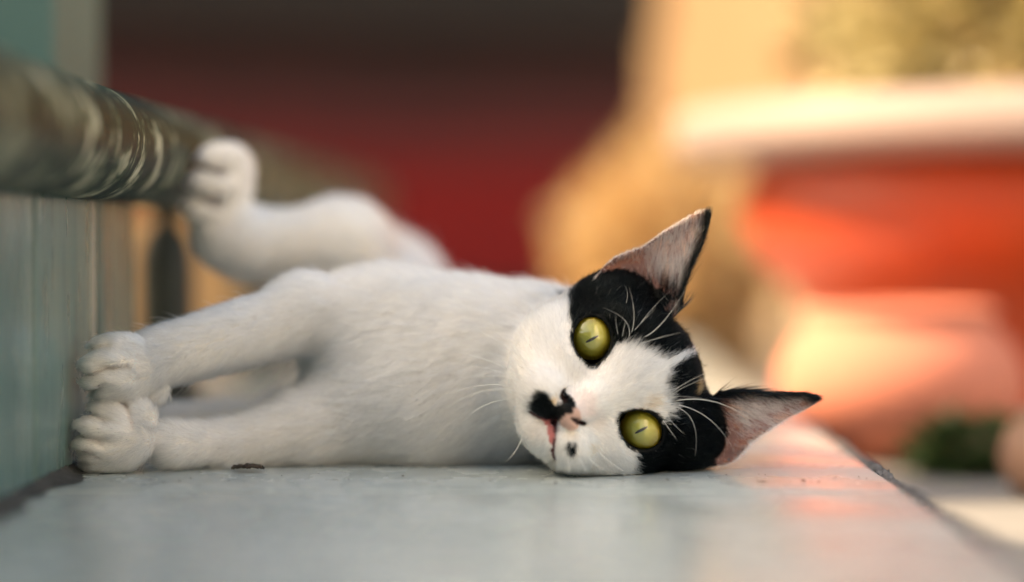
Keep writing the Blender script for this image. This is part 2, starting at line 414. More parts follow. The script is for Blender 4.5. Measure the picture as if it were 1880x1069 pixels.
hp[:, 1] += .25 * np.sin(hp[:, 0] * 7) * np.cos(hp[:, 2] * 6)
gap = np.sin(hp[:, 0] * 9 + 2) + np.sin(hp[:, 2] * 11 + hp[:, 0] * 3) < 1.35
leaves('foliage', hp[gap], np.array([[-.5, -.5, .3]]), .055, M['yellow_leaf'], hr, 22)
vs_, fs = [], []
for q in range(14):
    x0 = .1 + q * .22
    x0 = .38 + q * .16; v_, f_ = tube_verts([(x0, 3.45, -.03), (x0 + .03, 3.4, .4), (x0 - .03, 3.45, 1.0)], [.012, .009, .004], 8)
    o_ = len(vs_); vs_ += v_; fs += [tuple(x + o_ for x in f) for f in f_]
link_mesh('stem', vs_, fs, M['stem'], hr, True)

# ------------------------------------------------------------------ planter and pots, right
pc = (.397, 1.72, GZ)
pl = empty('planter', pc, 'huge round red planter with a thick pale sunlit rim, right of the ledge', 'planter')
bodyp = [(.0, 0), (.100, 0), (.110, .004), (.122, .02), (.170, .068), (.206, .108), (.215, .130), (.212, .150), (.204, .163), (.19, .163), (.18, .14), (0, .14)]
bodyp = [(r_ * 1.17, z_ * 1.16) for r_, z_ in bodyp]
lathe('bowl', bodyp, pc, M['planter'], pl, 128)
rimp = [(.186, .160), (.218, .1635), (.245, .1660), (.254, .1685), (.256, .173), (.255, .1890), (.250, .1950), (.238, .1975), (.210, .1965), (.199, .190), (.186, .160)]
rimp = [(r_ * 1.172, .1875 + (z_ - .1635) * 1.12) for r_, z_ in rimp]
lathe('rim', rimp, pc, M['rim'], pl, 128)
lathe('soil', [(0, .200), (.10, .204), (.228, .198)], pc, M['soil'], pl, 48)
pp = empty('planter_plant', (pc[0], pc[1], pc[2] + .20), 'yellow leafy plant growing out of the big red planter', 'plant')
r = np.random.default_rng(31); n = 1000
u = r.normal(0, 1, (n, 3)); u[:, 2] = np.abs(u[:, 2]); u /= np.linalg.norm(u, axis=1)[:, None]
p_ = np.array([pc[0], pc[1] + .03, pc[2] + .25]) + u * (r.uniform(.2, 1, n) ** .5)[:, None] * np.array([.20, .15, .18])
leaves('foliage', p_, u, .042, M['yellow_leaf'], pp, 32)
vs_, fs = [], []
for q in range(9):
    a = 2 * PI * q / 9
    v_, f_ = tube_verts([(pc[0] + .03 * math.cos(a), pc[1] + .03 * math.sin(a), pc[2] + .198), (pc[0] + .07 * math.cos(a), pc[1] + .07 * math.sin(a), pc[2] + .29), (pc[0] + .12 * math.cos(a), pc[1] + .10 * math.sin(a), pc[2] + .37)], [.004, .003, .0015], 6)
    o_ = len(vs_); vs_ += v_; fs += [tuple(x + o_ for x in f) for f in f_]
link_mesh('stem', vs_, fs, M['stem'], pp, True)

# sunlit round clay pot in front of the planter's foot
c_ = P(1655, 700, 1.45)
pot = empty('clay_pot', (c_.x, c_.y, GZ), 'squat rounded orange clay pot glowing in sun below the big red planter', 'pot')
pr = [(0, 0.0005), (.026, 0.0005), (.031, .002), (.048, .011), (.059, .023), (.0625, .035), (.060, .047), (.053, .058), (.046, .064), (.045, .068), (.048, .0705), (.047, .0735), (.040, .074), (.038, .068), (.038, .058), (0, .055)]
pr = [(r_ * 1.20, z_ * 1.26) for r_, z_ in pr]
lathe('body', pr, (c_.x, c_.y, GZ), M['clay'], pot, 96)
c2 = P(1925, 900, 1.24)
pot2 = empty('small_pot', (c2.x, c2.y, GZ), 'small pale clay pot at the right border below the ledge', 'pot')
pr2 = [(0, 0.001), (.016, 0.001), (.024, .012), (.0255, .022), (.022, .034), (.015, .041), (.017, .045), (.014, .0455), (.012, .036), (0, .03)]
lathe('body', pr2, (c2.x, c2.y, GZ), M['clay2'], pot2, 64)

# crumbs on the ledge
lf = P(455, 861, 1.001); lz = .0002
vs_, fs = [], []
r = np.random.default_rng(5)
nx, ny = 15, 6
for i in range(nx):
    for j in range(ny):
        t = i / (nx - 1) - .5; s = j / (ny - 1) - .5
        wdt = (1 - (2 * t) ** 2) ** .5 * .004 + .0004
        vs_.append((lf.x + t * .0132, lf.y + s * wdt * 2, lz + .0007 + .0012 * abs(math.sin(i * 1.3 + j)) * (1 - abs(2 * t)) + r.uniform(0, .0014)))
for i in range(nx - 1):
    for j in range(ny - 1):
        a = i * ny + j; fs.append((a, a + 1, a + ny + 1, a + ny))
o = link_mesh('dry_leaf_scrap', vs_, fs, M['crumb'])
so_ = o.modifiers.new('thick', 'SOLIDIFY'); so_.thickness = .0006
tag(o, 'tiny dark crumpled leaf scrap lying on the ledge below the front leg', 'leaf')
vs_, fs = [], []
spots = [(1475, 884, 8), (1503, 886, 4), (1400, 885, 13), (330, 885, 4), (350, 880, 3), (365, 893, 4), (300, 888, 3), (900, 884, 5), (740, 876, 4), (1020, 888, 4), (1100, 893, 4), (640, 882, 3), (420, 884, 3), (1225, 882, 5), (1650, 903, 4)]
for k in range(90): spots.append((r.uniform(180, 1650), r.uniform(872, 930), r.uniform(.5, 1.7)))
for (px, py, s) in spots:
    Y = (CAM.z) * FPX / (py - 450)
    p = P(px, py, Y); L = s / FPX * 1.0
    b = len(vs_); an = r.uniform(-.5, .5)
    for q in range(8):
        a = 2 * PI * q / 8
        x, y = math.cos(a) * L * .8, math.sin(a) * .0012 * r.uniform(.5, 1.2)
        vs_.append((p.x + x, p.y + y + x * an, .0002))
    vs_.append((p.x, p.y, .0002 + .0006 * r.uniform(.4, 1)))
    for q in range(8): fs.append((b + q, b + (q + 1) % 8, b + 8))
o = link_mesh('crumbs', vs_, fs, M['crumb']); tag(o, 'scattered dark specks of dirt on the grey ledge tiles', 'dirt', kind='stuff')

# ================================================================== THE CAT
# head frame: x along the eye line (positive = lower eye), y backwards, z towards the top of the head, in mm
HO = np.array(P(1132, 706, .985))
HM = np.array([[.476, 0, .8795], [0, 1, 0], [-.8795, 0, .476]])      # columns: x, y, z axes of the head
def to_head(p): return ((p - HO) @ HM) * 1000.0
def from_head(q): return HO + (np.asarray(q) / 1000.0) @ HM.T
def hpx(px, py, yl=0.0):
    q = to_head(np.array(P(px, py, .985 + yl / 1000.0))); return np.array([q[0], q[2]])

def smin(a, b, k):
    h = np.maximum(k - np.abs(a - b), 0) / k
    return np.minimum(a, b) - h * h * k * .25
def smax(a, b, k): return -smin(-a, -b, k)

class Cone:
    def __init__(s, a, b, ra, rb, k=.012, flow=None, ln=.010):
        s.a, s.b = np.array(a, float), np.array(b, float); s.ra, s.rb, s.k = ra, rb, k
        d = s.b - s.a; s.flow = np.array(flow, float) if flow is not None else d / np.linalg.norm(d); s.ln = ln
    def d(s, p):
        ab = s.b - s.a; t = np.clip(((p - s.a) @ ab) / (ab @ ab), 0, 1)
        return np.linalg.norm(p - s.a - t[..., None] * ab, axis=-1) - (s.ra + t * (s.rb - s.ra))
    def bb(s):
        r = max(s.ra, s.rb); return np.minimum(s.a, s.b) - r, np.maximum(s.a, s.b) + r
class Ell:
    def __init__(s, c, r, rot=None, k=.006, flow=None, ln=.006):
        s.c, s.r = np.array(c, float), np.array(r, float); s.R = np.eye(3) if rot is None else rot; s.k = k
        s.flow = np.array(flow, float) if flow is not None else np.array([-1., 0, 0]); s.ln = ln
    def d(s, p):
        q = (p - s.c) @ s.R
        k0 = np.linalg.norm(q / s.r, axis=-1); k1 = np.linalg.norm(q / (s.r ** 2), axis=-1)
        return k0 * (k0 - 1) / np.maximum(k1, 1e-9)
    def bb(s):
        e = np.sqrt(((s.R * s.r) ** 2).sum(1)); return s.c - e, s.c + e

def cone(A, B, **kw):       # A, B = (px, py, depth, radius in px)
    ra, rb = A[3] / FPX * A[2], B[3] / FPX * B[2]
    return Cone(P(*A[:3]), P(*B[:3]), ra, rb, **kw)
def ell(px, py, Y, rx, rz, ry, ang=0.0, **kw):   # ang: turn in the picture plane, degrees, anticlockwise
    s = Y / FPX; a = math.radians(ang)
    R = np.array([[math.cos(a), 0, -math.sin(a)], [0, 1, 0], [math.sin(a), 0, math.cos(a)]])
    return Ell(P(px, py, Y), (rx * s, ry * s, rz * s), R, **kw)
def hell(x, y, z, rx, ry, rz, k=.006, ln=.004): return Ell(from_head((x, y, z)), (rx / 1e3, ry / 1e3, rz / 1e3), HM, k=k, ln=ln, flow=(0, 0, 0))
def hcone(a, b, ra, rb, k=.006, ln=.003): return Cone(from_head(a), from_head(b), ra / 1e3, rb / 1e3, k=k, ln=ln, flow=(0, 0, 0))

torso = [
    cone((1085, 690, 1.050, 138), (950, 690, 1.053, 147), k=.014, flow=(-.75, .25, -.35), ln=.011),
    cone((950, 690, 1.053, 147), (815, 688, 1.060, 164), k=.014, flow=(-.75, .25, -.45), ln=.0105),
    cone((815, 688, 1.060, 164), (690, 640, 1.062, 128), k=.014, flow=(-.85, .2, -.35), ln=.0105),
    cone((820, 700, 1.085, 150), (750, 655, 1.200, 132), k=.014, flow=(-.5, .8, .1), ln=.014),
    cone((750, 655, 1.200, 132), (680, 580, 1.270, 128), k=.014, flow=(-.3, .9, .1), ln=.014),
    cone((640, 760, 1.20, 90), (760, 720, 1.12, 110), k=.03, flow=(-.3, .9, .1), ln=.014),
    cone((698, 548, 1.260, 106), (628, 455, 1.170, 66), k=.014, flow=(-.7, -.2, .5), ln=.013),
    cone((628, 455, 1.170, 66), (450, 446, 1.150, 50), k=.012, flow=(-1, 0, -.15), ln=.010),
    cone((450, 446, 1.150, 52), (412, 440, 1.150, 42), k=.010, flow=(-.6, 0, .6), ln=.007),
    cone((640, 730, 1.22, 90), (520, 775, 1.15, 38), k=.015, flow=(-1, 0, -.2), ln=.010),
    cone((520, 775, 1.15, 36), (300, 776, 1.10, 24), k=.008, flow=(-1, 0, 0), ln=.008),
    ell(255, 782, 1.085, 40, 28, 30, k=.006, ln=.005),
    cone((690, 610, 1.33, 60), (650, 690, 1.40, 30), k=.02, flow=(-.3, .9, -.3), ln=.010),
]
hindfoot = [
    cone((414, 440, 1.150, 44), (428, 315, 1.146, 34), k=.008, flow=(-.1, 0, 1), ln=.006),
    ell(406, 292, 1.142, 44, 27, 32, 10, k=.004, ln=.004),
    ell(390, 338, 1.138, 44, 25, 32, 0, k=.004, ln=.004),
    ell(376, 384, 1.140, 40, 25, 32, -8, k=.004, ln=.004),
    ell(388, 418, 1.146, 36, 24, 30, -25, k=.005, ln=.004),
]
upleg = [
    cone((705, 604, 1.056, 100), (565, 578, 1.045, 58), k=.016, flow=(-.95, 0, -.3), ln=.010),
    cone((565, 578, 1.045, 58), (300, 655, 1.015, 47), k=.010, flow=(-.9, 0, -.32), ln=.008),
    ell(226, 681, 1.004, 64, 53, 46, k=.008, ln=.0045),
    ell(210, 640, 1.002, 50, 22, 32, 6, k=.0045, ln=.0040),
    ell(198, 668, .9945, 48, 22, 34, 2, k=.0042, ln=.0040),
    ell(198, 699, .9945, 48, 21, 34, -3, k=.0042, ln=.0040),
    ell(212, 722, 1.002, 48, 20, 32, -12, k=.0045, ln=.0040),
    ell(288, 722, 1.010, 24, 16, 18, 35, k=.004, ln=.005),
]
loleg = [
    cone((740, 735, 1.047, 112), (581, 780, 1.038, 66), k=.014, flow=(-.95, 0, -.25), ln=.010),
    cone((581, 780, 1.038, 66), (420, 815, 1.018, 34), k=.008, flow=(-.95, 0, -.25), ln=.009),
    cone((420, 815, 1.018, 34), (320, 814, 1.006, 38), k=.006, flow=(-.95, 0, -.15), ln=.007),
    ell(216, 805, .996, 66, 54, 44, k=.007, ln=.0045),
    ell(212, 762, .999, 48, 23, 32, -14, k=.0042, ln=.0040),
    ell(190, 790, .9915, 50, 22, 34, -8, k=.0042, ln=.0040),
    ell(184, 823, .9915, 48, 23, 34, 0, k=.0042, ln=.0040),
    ell(200, 848, .998, 48, 20, 32, 8, k=.0042, ln=.0040),
    ell(264, 760, 1.000, 28, 19, 24, -40, k=.0045, ln=.0045),
]
EYE = [(-21.0, 9.6, 0.0), (21.2, 9.6, 0.0)]; ER = 10.7
head = [
    hell(0, 30, 2, 38.5, 36, 30, k=.010, ln=.0055),
    hell(2, 24, 18, 22, 20, 15, k=.008, ln=.005),
    hell(0, 13, 9, 25, 16, 19, k=.008, ln=.0045),
    hell(-18, 8, 13, 11, 9, 8, ln=.004), hell(18, 8, 13, 11, 9, 8, ln=.004),
    hcone((0, 7, 8), (0.5, -11.5, -19), 11, 6.4, ln=.002),
    hell(-10.5, -7.5, -28, 12, 11, 10, k=.005, ln=.0030), hell(11, -7.5, -28, 12, 11, 10, k=.005, ln=.0030),
    hell(-17, 7, -26, 12, 13, 11, k=.008, ln=.004), hell(18, 7, -26, 12, 13, 11, k=.008, ln=.004),
    hell(0.6, -16.5, -22.5, 6.2, 5.2, 5.0, k=.0025, ln=.0012),
    hell(0.5, -2, -37, 12.5, 11, 7, k=.004, ln=.0035),
    hell(-24, 19, -13, 17, 20, 19, k=.010, ln=.0055), hell(24, 18, -14, 17, 20, 19, k=.010, ln=.0055),
    hell(-14, 4, -13, 12, 11, 11, k=.008, ln=.003), hell(14, 4, -13, 12, 11, 11, k=.008, ln=.003),
    hell(37, 31, 15, 12, 16, 14, k=.010, ln=.004),
    hell(0, 26, -26, 25, 26, 18, k=.010, ln=.006),
    hell(-29.5, 31, 15, 12, 18, 15, k=.012, ln=.004), hell(30.5, 31, 15, 12.5, 18, 15, k=.012, ln=.004),
]
for e in EYE: head.append(hell(e[0], e[1] + .4, e[2], ER + 1.0, ER + 1.0, ER + 1.0, k=.005, ln=.0025))

# ear outlines, in photograph pixels read into head coordinates
EAR_Y = 20.0
ear_px = [[(1087, 515), (1104, 490), (1125, 471), (1146, 462), (1178, 451), (1217, 423), (1248, 404), (1276, 388), (1293, 382), (1303, 381), (1309, 388), (1309, 400), (1304, 423), (1290, 462), (1272, 500), (1260, 535), (1256, 570), (1225, 600), (1180, 590), (1120, 565), (1096, 540)],
          [(1317, 716), (1357, 712), (1390, 714), (1423, 717), (1475, 717), (1498, 721), (1512, 728), (1513, 734), (1496, 748), (1451, 770), (1415, 793), (1385, 813), (1370, 829), (1355, 848), (1335, 858), (1310, 862), (1285, 850), (1270, 800), (1285, 750)]]
EARS = [np.array([hpx(x, y, EAR_Y) for x, y in pl_]) for pl_ in ear_px]

def poly_dist(q, poly):
    """signed distance in 2-D (negative inside)"""
    a = poly; b = np.roll(poly, -1, 0)
    best = np.full(q.shape[0], 1e9); inside = np.zeros(q.shape[0], bool)
    for i in range(len(a)):
        ab = b[i] - a[i]; t = np.clip(((q - a[i]) @ ab) / (ab @ ab), 0, 1)
        best = np.minimum(best, np.linalg.norm(q - a[i] - t[:, None] * ab, axis=1))
        c = ((a[i, 1] > q[:, 1]) != (b[i, 1] > q[:, 1])) & (q[:, 0] < (b[i, 0] - a[i, 0]) * (q[:, 1] - a[i, 1]) / (b[i, 1] - a[i, 1] + 1e-12) + a[i, 0])
        inside ^= c
    return np.where(inside, -best, best)
def seg_dist(q, pts):
    best = np.full(q.shape[0], 1e9)
    for i in range(len(pts) - 1):
        a, b = np.array(pts[i]), np.array(pts[i + 1]); ab = b - a
        t = np.clip(((q - a) @ ab) / (ab @ ab), 0, 1)
        best = np.minimum(best, np.linalg.norm(q - a - t[:, None] * ab, axis=1))
    return best

def ear_sdf(h, e):
    q = h[:, [0, 2]]; d2 = poly_dist(q, EARS[e])
    ins = np.clip(-d2, 0, 11) / 11
    up_ = np.clip((h[:, 2] - 18) / 50, 0, 1)
    y0 = EAR_Y + 2 * up_
    ym = y0 + 9.0 * np.sqrt(np.clip(1 - (1 - ins) ** 2, 0, 1)) * (1 - .75 * up_)
    th = 1.15
    dy = (np.abs(h[:, 1] - ym) - th) * .75
    dd = d2 + 1.0
    return (np.where((dd > 0) & (dy > 0), np.hypot(np.maximum(dd, 0), np.maximum(dy, 0)), np.maximum(dd, dy)) - .25) / 1000.0

# mouth line, nostrils and eye openings (head x, z in mm)
MOUTH = [[hpx(1020, 772, -14), hpx(1019, 800, -12), hpx(1015, 826, -8), hpx(1019, 842, 0)], [hpx(1020, 776, -14), hpx(1008, 772, -12), hpx(992, 766, -9), hpx(974, 754, -2)]]
NOSTRIL = [[hpx(1038, 735, -18), hpx(1031, 729, -16), hpx(1035, 718, -13)], [hpx(1052, 769, -18), hpx(1061, 774, -16), hpx(1072, 778, -13)]]
EA, EB = 9.0, 7.5
def eye_uv(q, i):
    """position in the eye opening: 1 on its edge"""
    sgn = 1 if i == 0 else -1               # direction of the inner corner along x
    ax = np.array([.879 * sgn, -.476]); ay = np.array([.476 * sgn, .879])
    d = q - np.array([EYE[i][0], EYE[i][2]])
    u, v_ = d @ ax, d @ ay
    corner = np.clip((u - 4.5) / 6.5, 0, 1)
    return np.hypot(u / (EA + 1.6 * corner), v_ / (EB * (1 - .35 * corner ** 2)))

RES = .00115
g0 = np.array([-.1935, .950, -.002]); g1 = np.array([.130, 1.425, .165])
NX, NY, NZ = (np.ceil((g1 - g0) / RES)).astype(int) + 1
V = np.full((NX, NY, NZ), .05, np.float32)
def region(lo, hi, pad):
    i0 = np.clip(np.floor((lo - pad - g0) / RES).astype(int), 0, [NX, NY, NZ]); i1 = np.clip(np.ceil((hi + pad - g0) / RES).astype(int) + 1, 0, [NX, NY, NZ])
    return i0, i1
def grid(i0, i1):
    ax = [g0[k] + RES * np.arange(i0[k], i1[k]) for k in range(3)]
    return np.stack(np.meshgrid(*ax, indexing='ij'), -1)
def add_group(prims, kg, extra=None, pad=.02):
    lo = np.min([p.bb()[0] for p in prims], 0); hi = np.max([p.bb()[1] for p in prims], 0)
    i0, i1 = region(lo, hi, pad)
    W = np.full(tuple(i1 - i0), .05, np.float32)
    for p in prims:
        j0, j1 = region(*p.bb(), p.k + .004)
        j0 = np.maximum(j0, i0); j1 = np.minimum(j1, i1)
        if np.any(j1 <= j0): continue
        s = tuple(slice(a - o, b - o) for a, b, o in zip(j0, j1, i0))
        W[s] = smin(W[s], p.d(grid(j0, j1)).astype(np.float32), p.k)
    if extra: W = extra(W, i0, i1)
    s = tuple(slice(a, b) for a, b in zip(i0, i1))
    if callable(kg): kg = np.array([kg(g0[0] + RES * i_) for i_ in range(i0[0], i1[0])], np.float32)[:, None, None]
    V[s] = smin(V[s], W, kg)

def head_extra(W, i0, i1):
    pts = grid(i0, i1); sh = pts.shape[:3]; pts = pts.reshape(-1, 3)
    h = to_head(pts); w_ = W.reshape(-1).astype(np.float64)
    q = h[:, [0, 2]]
    for e in (0, 1):
        lo = EARS[e].min(0) - 5; hi = EARS[e].max(0) + 5
        m_ = (q[:, 0] > lo[0]) & (q[:, 0] < hi[0]) & (q[:, 1] > lo[1]) & (q[:, 1] < hi[1]) & (h[:, 1] > 8) & (h[:, 1] < 42)
        w_[m_] = smin(w_[m_], ear_sdf(h[m_], e), .0035)
        # hollow of the ear in front of the cup
        m2 = m_.copy(); d2 = poly_dist(q[m2], EARS[e])
    f = h[:, 1] < 6
    near = f & (np.abs(w_) < .008)
    idx = np.nonzero(near)[0]
    qq = q[idx]
    for ln_ in MOUTH: w_[idx] += .0015 * np.exp(-(seg_dist(qq, ln_) / 1.25) ** 2)
    for ln_ in NOSTRIL: w_[idx] += .0022 * np.exp(-(seg_dist(qq, ln_) / 1.1) ** 2)
    for i in (0, 1):
        c = EYE[i]; m_ = (np.abs(q[:, 0] - c[0]) < 16) & (np.abs(q[:, 1] - c[2]) < 16) & (h[:, 1] < 10)
        uv = eye_uv(q[m_], i)
        dd = (uv - 1.0) * 7.5 / 1000.0
        w_[m_] = smax(w_[m_], -dd, .0012)
    return w_.reshape(sh).astype(np.float32)

add_group(torso, .02)
add_group(hindfoot, .006)
add_group(loleg, lambda x: .008 + min(1, max(0, (x + .13) / .05)) * .014)
add_group(upleg, lambda x: .0022 if x < -.12 else .0022 + min(1, (x + .12) / .05) * .012)
add_group(head, .010, head_extra, pad=.056)
GROOVES = [[(154, 647), (176, 640), (206, 636)], [(152, 690), (176, 687), (188, 683), (200, 676), (236, 672)], [(158, 722), (184, 713), (198, 705)],
           [(160, 756), (187, 767), (203, 775)], [(140, 789), (162, 799), (180, 804), (198, 810)], [(144, 829), (176, 830), (196, 838)], [(224, 739), (243, 758), (250, 783)]]
GROOVES = [[np.array(P(x, y, .995))[[0, 2]] for x, y in g_] for g_ in GROOVES]
DEEP = [.0015, .0017, .0016, .0014, .0015, .0014, .0011]
HGROOVES = [[np.array(P(x, y, 1.138))[[0, 2]] for x, y in g_] for g_ in ([(352, 302), (378, 308), (408, 322)], [(340, 352), (370, 363), (402, 380)])]
def groove_d(p):
    d_ = np.full(len(p), 9.); m_ = (p[:, 0] < -.12) & (p[:, 1] > 1.08) & (p[:, 1] < 1.16)
    if m_.any(): d_[m_] = np.min([seg_dist(p[m_][:, [0, 2]], g_) for g_ in HGROOVES], 0)
    m_ = (p[:, 0] < -.145) & (p[:, 1] < 1.03)
    if m_.any(): d_[m_] = np.min([seg_dist(p[m_][:, [0, 2]], g_) for g_ in GROOVES], 0)
    return d_
j0, j1 = region(np.array([-.195, .955, 0]), np.array([-.145, 1.03, .075]), 0)
s = tuple(slice(a, b) for a, b in zip(j0, j1)); gp = grid(j0, j1); sh_ = gp.shape[:3]; gp = gp.reshape(-1, 3)
dv_ = np.zeros(len(gp))
for g_, a_ in zip(GROOVES, DEEP): dv_ = np.maximum(dv_, a_ * np.exp(-(seg_dist(gp[:, [0, 2]], g_) / .0012) ** 2))
V[s] += dv_.reshape(sh_).astype(np.float32)
j0, j1 = region(np.array([-.195, 1.08, .09]), np.array([-.12, 1.16, .15]), 0)
s = tuple(slice(a, b) for a, b in zip(j0, j1)); gp = grid(j0, j1); sh_ = gp.shape[:3]; gp = gp.reshape(-1, 3)
V[s] += (.0034 * np.exp(-(np.min([seg_dist(gp[:, [0, 2]], g_) for g_ in HGROOVES], 0) / .0017) ** 2)).reshape(sh_).astype(np.float32)
# small clefts at the top of the gaps between toes
for (px, py, Y, r_) in ((200, 676, .988, 8), (197, 712, .988, 8), (194, 772, .986, 8), (186, 805, .984, 8), (398, 316, 1.135, 9), (384, 366, 1.135, 10)):
    e_ = ell(px, py, Y, r_ * 2.2, r_ * .45, 12, -12)
    j0, j1 = region(*e_.bb(), .003); s = tuple(slice(a, b) for a, b in zip(j0, j1))
    V[s] = smax(V[s], -e_.d(grid(j0, j1)).astype(np.float32), .003)
# the cat rests on the ledge and against the wall
zs = (g0[2] + RES * np.arange(NZ)).astype(np.float32); xs = (g0[0] + RES * np.arange(NX)).astype(np.float32)
V[:] = smax(V, np.broadcast_to((.0008 - zs)[None, None, :], V.shape), .003)
V[:] = smax(V, np.broadcast_to((-.1915 - xs)[:, None, None], V.shape), .002)

def surface_nets(V):
    S = V < 0
    c = np.zeros(tuple(np.array(V.shape) - 1), np.int8)
    for dx in (0, 1):
        for dy in (0, 1):
            for dz in (0, 1):
                c += S[dx:NX - 1 + dx, dy:NY - 1 + dy, dz:NZ - 1 + dz]
    act = (c > 0) & (c < 8); ijk = np.argwhere(act); n = len(ijk)
    ids = np.full(act.shape, -1, np.int32); ids[act] = np.arange(n)
    acc = np.zeros((n, 3)); cnt = np.zeros(n)
    cor = [(x, y, z) for x in (0, 1) for y in (0, 1) for z in (0, 1)]
    val = {o: V[ijk[:, 0] + o[0], ijk[:, 1] + o[1], ijk[:, 2] + o[2]].astype(np.float64) for o in cor}
    for o in cor:
        for ax in range(3):
            if o[ax]: continue
            o2 = list(o); o2[ax] = 1; o2 = tuple(o2)
            a, b = val[o], val[o2]; m_ = (a < 0) != (b < 0)
            t = a / np.where(m_, a - b, 1)
            pos = np.zeros((n, 3)) + np.array(o); pos[:, ax] += t
            acc[m_] += pos[m_]; cnt[m_] += 1
    verts = g0 + RES * (ijk + acc / cnt[:, None])
    faces = []
    for ax in range(3):
        sl0 = [slice(None)] * 3; sl1 = [slice(None)] * 3
        sl0[ax] = slice(0, -1); sl1[ax] = slice(1, None)
        A, B = S[tuple(sl0)], S[tuple(sl1)]
        e = np.argwhere(A != B); fl = A[tuple(e.T)]
        u, v_ = [(1, 2), (2, 0), (0, 1)][ax]
        ok = (e[:, u] > 0) & (e[:, v_] > 0) & (e[:, u] < act.shape[u]) & (e[:, v_] < act.shape[v_])
        e, fl = e[ok], fl[ok]
        def idx(du, dv):
            k = e.copy(); k[:, u] -= du; k[:, v_] -= dv; return ids[tuple(k.T)]
        qd = np.stack([idx(1, 1), idx(0, 1), idx(0, 0), idx(1, 0)], 1)
        qd[~fl] = qd[~fl][:, ::-1]
        faces.append(qd)
    return verts, np.concatenate(faces)
verts, quads = surface_nets(V)
# keep only the largest connected piece, drop stray bits
lab = np.arange(len(verts))
for _ in range(400):
    mn = lab[quads].min(1); old = lab.copy()
    for k in range(4): np.minimum.at(lab, quads[:, k], mn)
    lab = lab[lab]
    if np.array_equal(old, lab): break
u_, cn_ = np.unique(lab, return_counts=True); keep = lab == u_[cn_.argmax()]
new = np.cumsum(keep) - 1
quads = new[quads[keep[quads[:, 0]]]]; verts = verts[keep]
print('cat verts', len(verts), 'islands', len(u_))

def gradient_normals(v, q):
    n = np.zeros_like(v)
    fn = np.cross(v[q[:, 2]] - v[q[:, 0]], v[q[:, 3]] - v[q[:, 1]])
    for k in range(4): np.add.at(n, q[:, k], fn)
    return n / np.maximum(np.linalg.norm(n, axis=1), 1e-12)[:, None]
vn = gradient_normals(verts, quads)

# ------------------------------------------------------------------ coat pattern
_lat = np.random.default_rng(99).random((32, 32, 32))
def noise(p, f, seed=0):
    x = p * f + seed * 7.31; i = np.floor(x).astype(int); t = x - i; t = t * t * (3 - 2 * t)
    r = 0
    for dx in (0, 1):
        for dy in (0, 1):
            for dz in (0, 1):
                wgt = (t[:, 0] if dx else 1 - t[:, 0]) * (t[:, 1] if dy else 1 - t[:, 1]) * (t[:, 2] if dz else 1 - t[:, 2])
                r = r + wgt * _lat[(i[:, 0] + dx) % 32, (i[:, 1] + dy) % 32, (i[:, 2] + dz) % 32]
    return r

def hp(pl_, yl): return np.array([hpx(x, y, yl) for x, y in pl_])
UP_BLACK = hp([(1042, 551), (1048, 572), (1045, 592), (1051, 606), (1052, 625), (1062, 640), (1087, 640), (1108, 650), (1121, 640), (1128, 633), (1140, 630), (1152, 631), (1170, 636), (1190, 645), (1208, 655), (1216, 657), (1237, 651), (1263, 647), (1286, 639), (1320, 625), (1330, 560), (1300, 470), (1200, 440), (1090, 470), (1066, 516), (1054, 534)], 8)
LO_BLACK = hp([(1286, 652), (1252, 661), (1229, 674), (1221, 687), (1216, 713), (1221, 731), (1232, 745), (1224, 764), (1211, 784), (1190, 802), (1170, 828), (1165, 844), (1161, 860), (1158, 925), (1345, 930), (1360, 840), (1365, 715), (1345, 690), (1318, 650)], 8)
NOSE_BLK = hp([(988, 719), (1005, 720), (1010.5, 730), (1021.7, 745), (1027, 742), (1033, 737), (1027, 727), (1036, 716), (1038, 725), (1046, 725), (1054, 736), (1057, 744), (1053, 756), (1044, 756), (1033, 764), (1027, 772), (1018, 784), (1012, 779), (994, 766), (977, 755), (974, 744), (984, 730)], -14)
LIP = hp([(994, 768), (1008, 772), (1015, 785), (1018, 800), (1012, 816), (1007, 806), (1007, 792), (1003, 780)], -10)
PINKNOSE = hp([(1046, 722), (1075, 712), (1096, 728), (1092, 760), (1068, 772), (1050, 760), (1058, 744)], -12)
TAN, ORG, BLK = np.array([.62, .42, .20]), np.array([.60, .30, .09]), np.array([.0022, .0030, .0033])
WHITE = np.array([.93, .895, .86])

def spot(q, px, py, r_, yl): return np.linalg.norm(q - hpx(px, py, yl), axis=1) * 4.5 / r_

def ear_label(h):
    lab_ = np.full(len(h), -1); inner = np.zeros(len(h)); d2o = np.full(len(h), 9.)
    for e in (0, 1):
        d2 = poly_dist(h[:, [0, 2]], EARS[e])
        s_ = ear_sdf(h, e) * 1000
        m_ = (np.abs(s_) < 2.0) & (d2 < 1.5) & (h[:, 1] > 8)
        lab_[m_] = e; d2o[m_] = d2[m_]
    return lab_, d2o
INEDGE = [hp([(1309, 388), (1304, 423), (1290, 462), (1272, 500), (1258, 545), (1256, 575), (1245, 600)], EAR_Y), hp([(1512, 730), (1475, 717), (1423, 717), (1357, 712), (1317, 716), (1295, 725)], EAR_Y)]
OUTEDGE = [hp([(1087, 513), (1125, 471), (1146, 462), (1178, 451), (1217, 423), (1276, 388), (1301, 381)], EAR_Y), hp([(1513, 734), (1451, 770), (1415, 793), (1385, 813), (1355, 848), (1335, 858), (1312, 862)], EAR_Y)]
BASE = [hp([(1103, 525), (1119, 533), (1134, 521), (1166, 522), (1189, 518), (1207, 527), (1229, 541), (1256, 543)], 14), hp([(1317, 716), (1325, 745), (1335, 770), (1318, 800), (1306, 830), (1312, 862)], 14)]

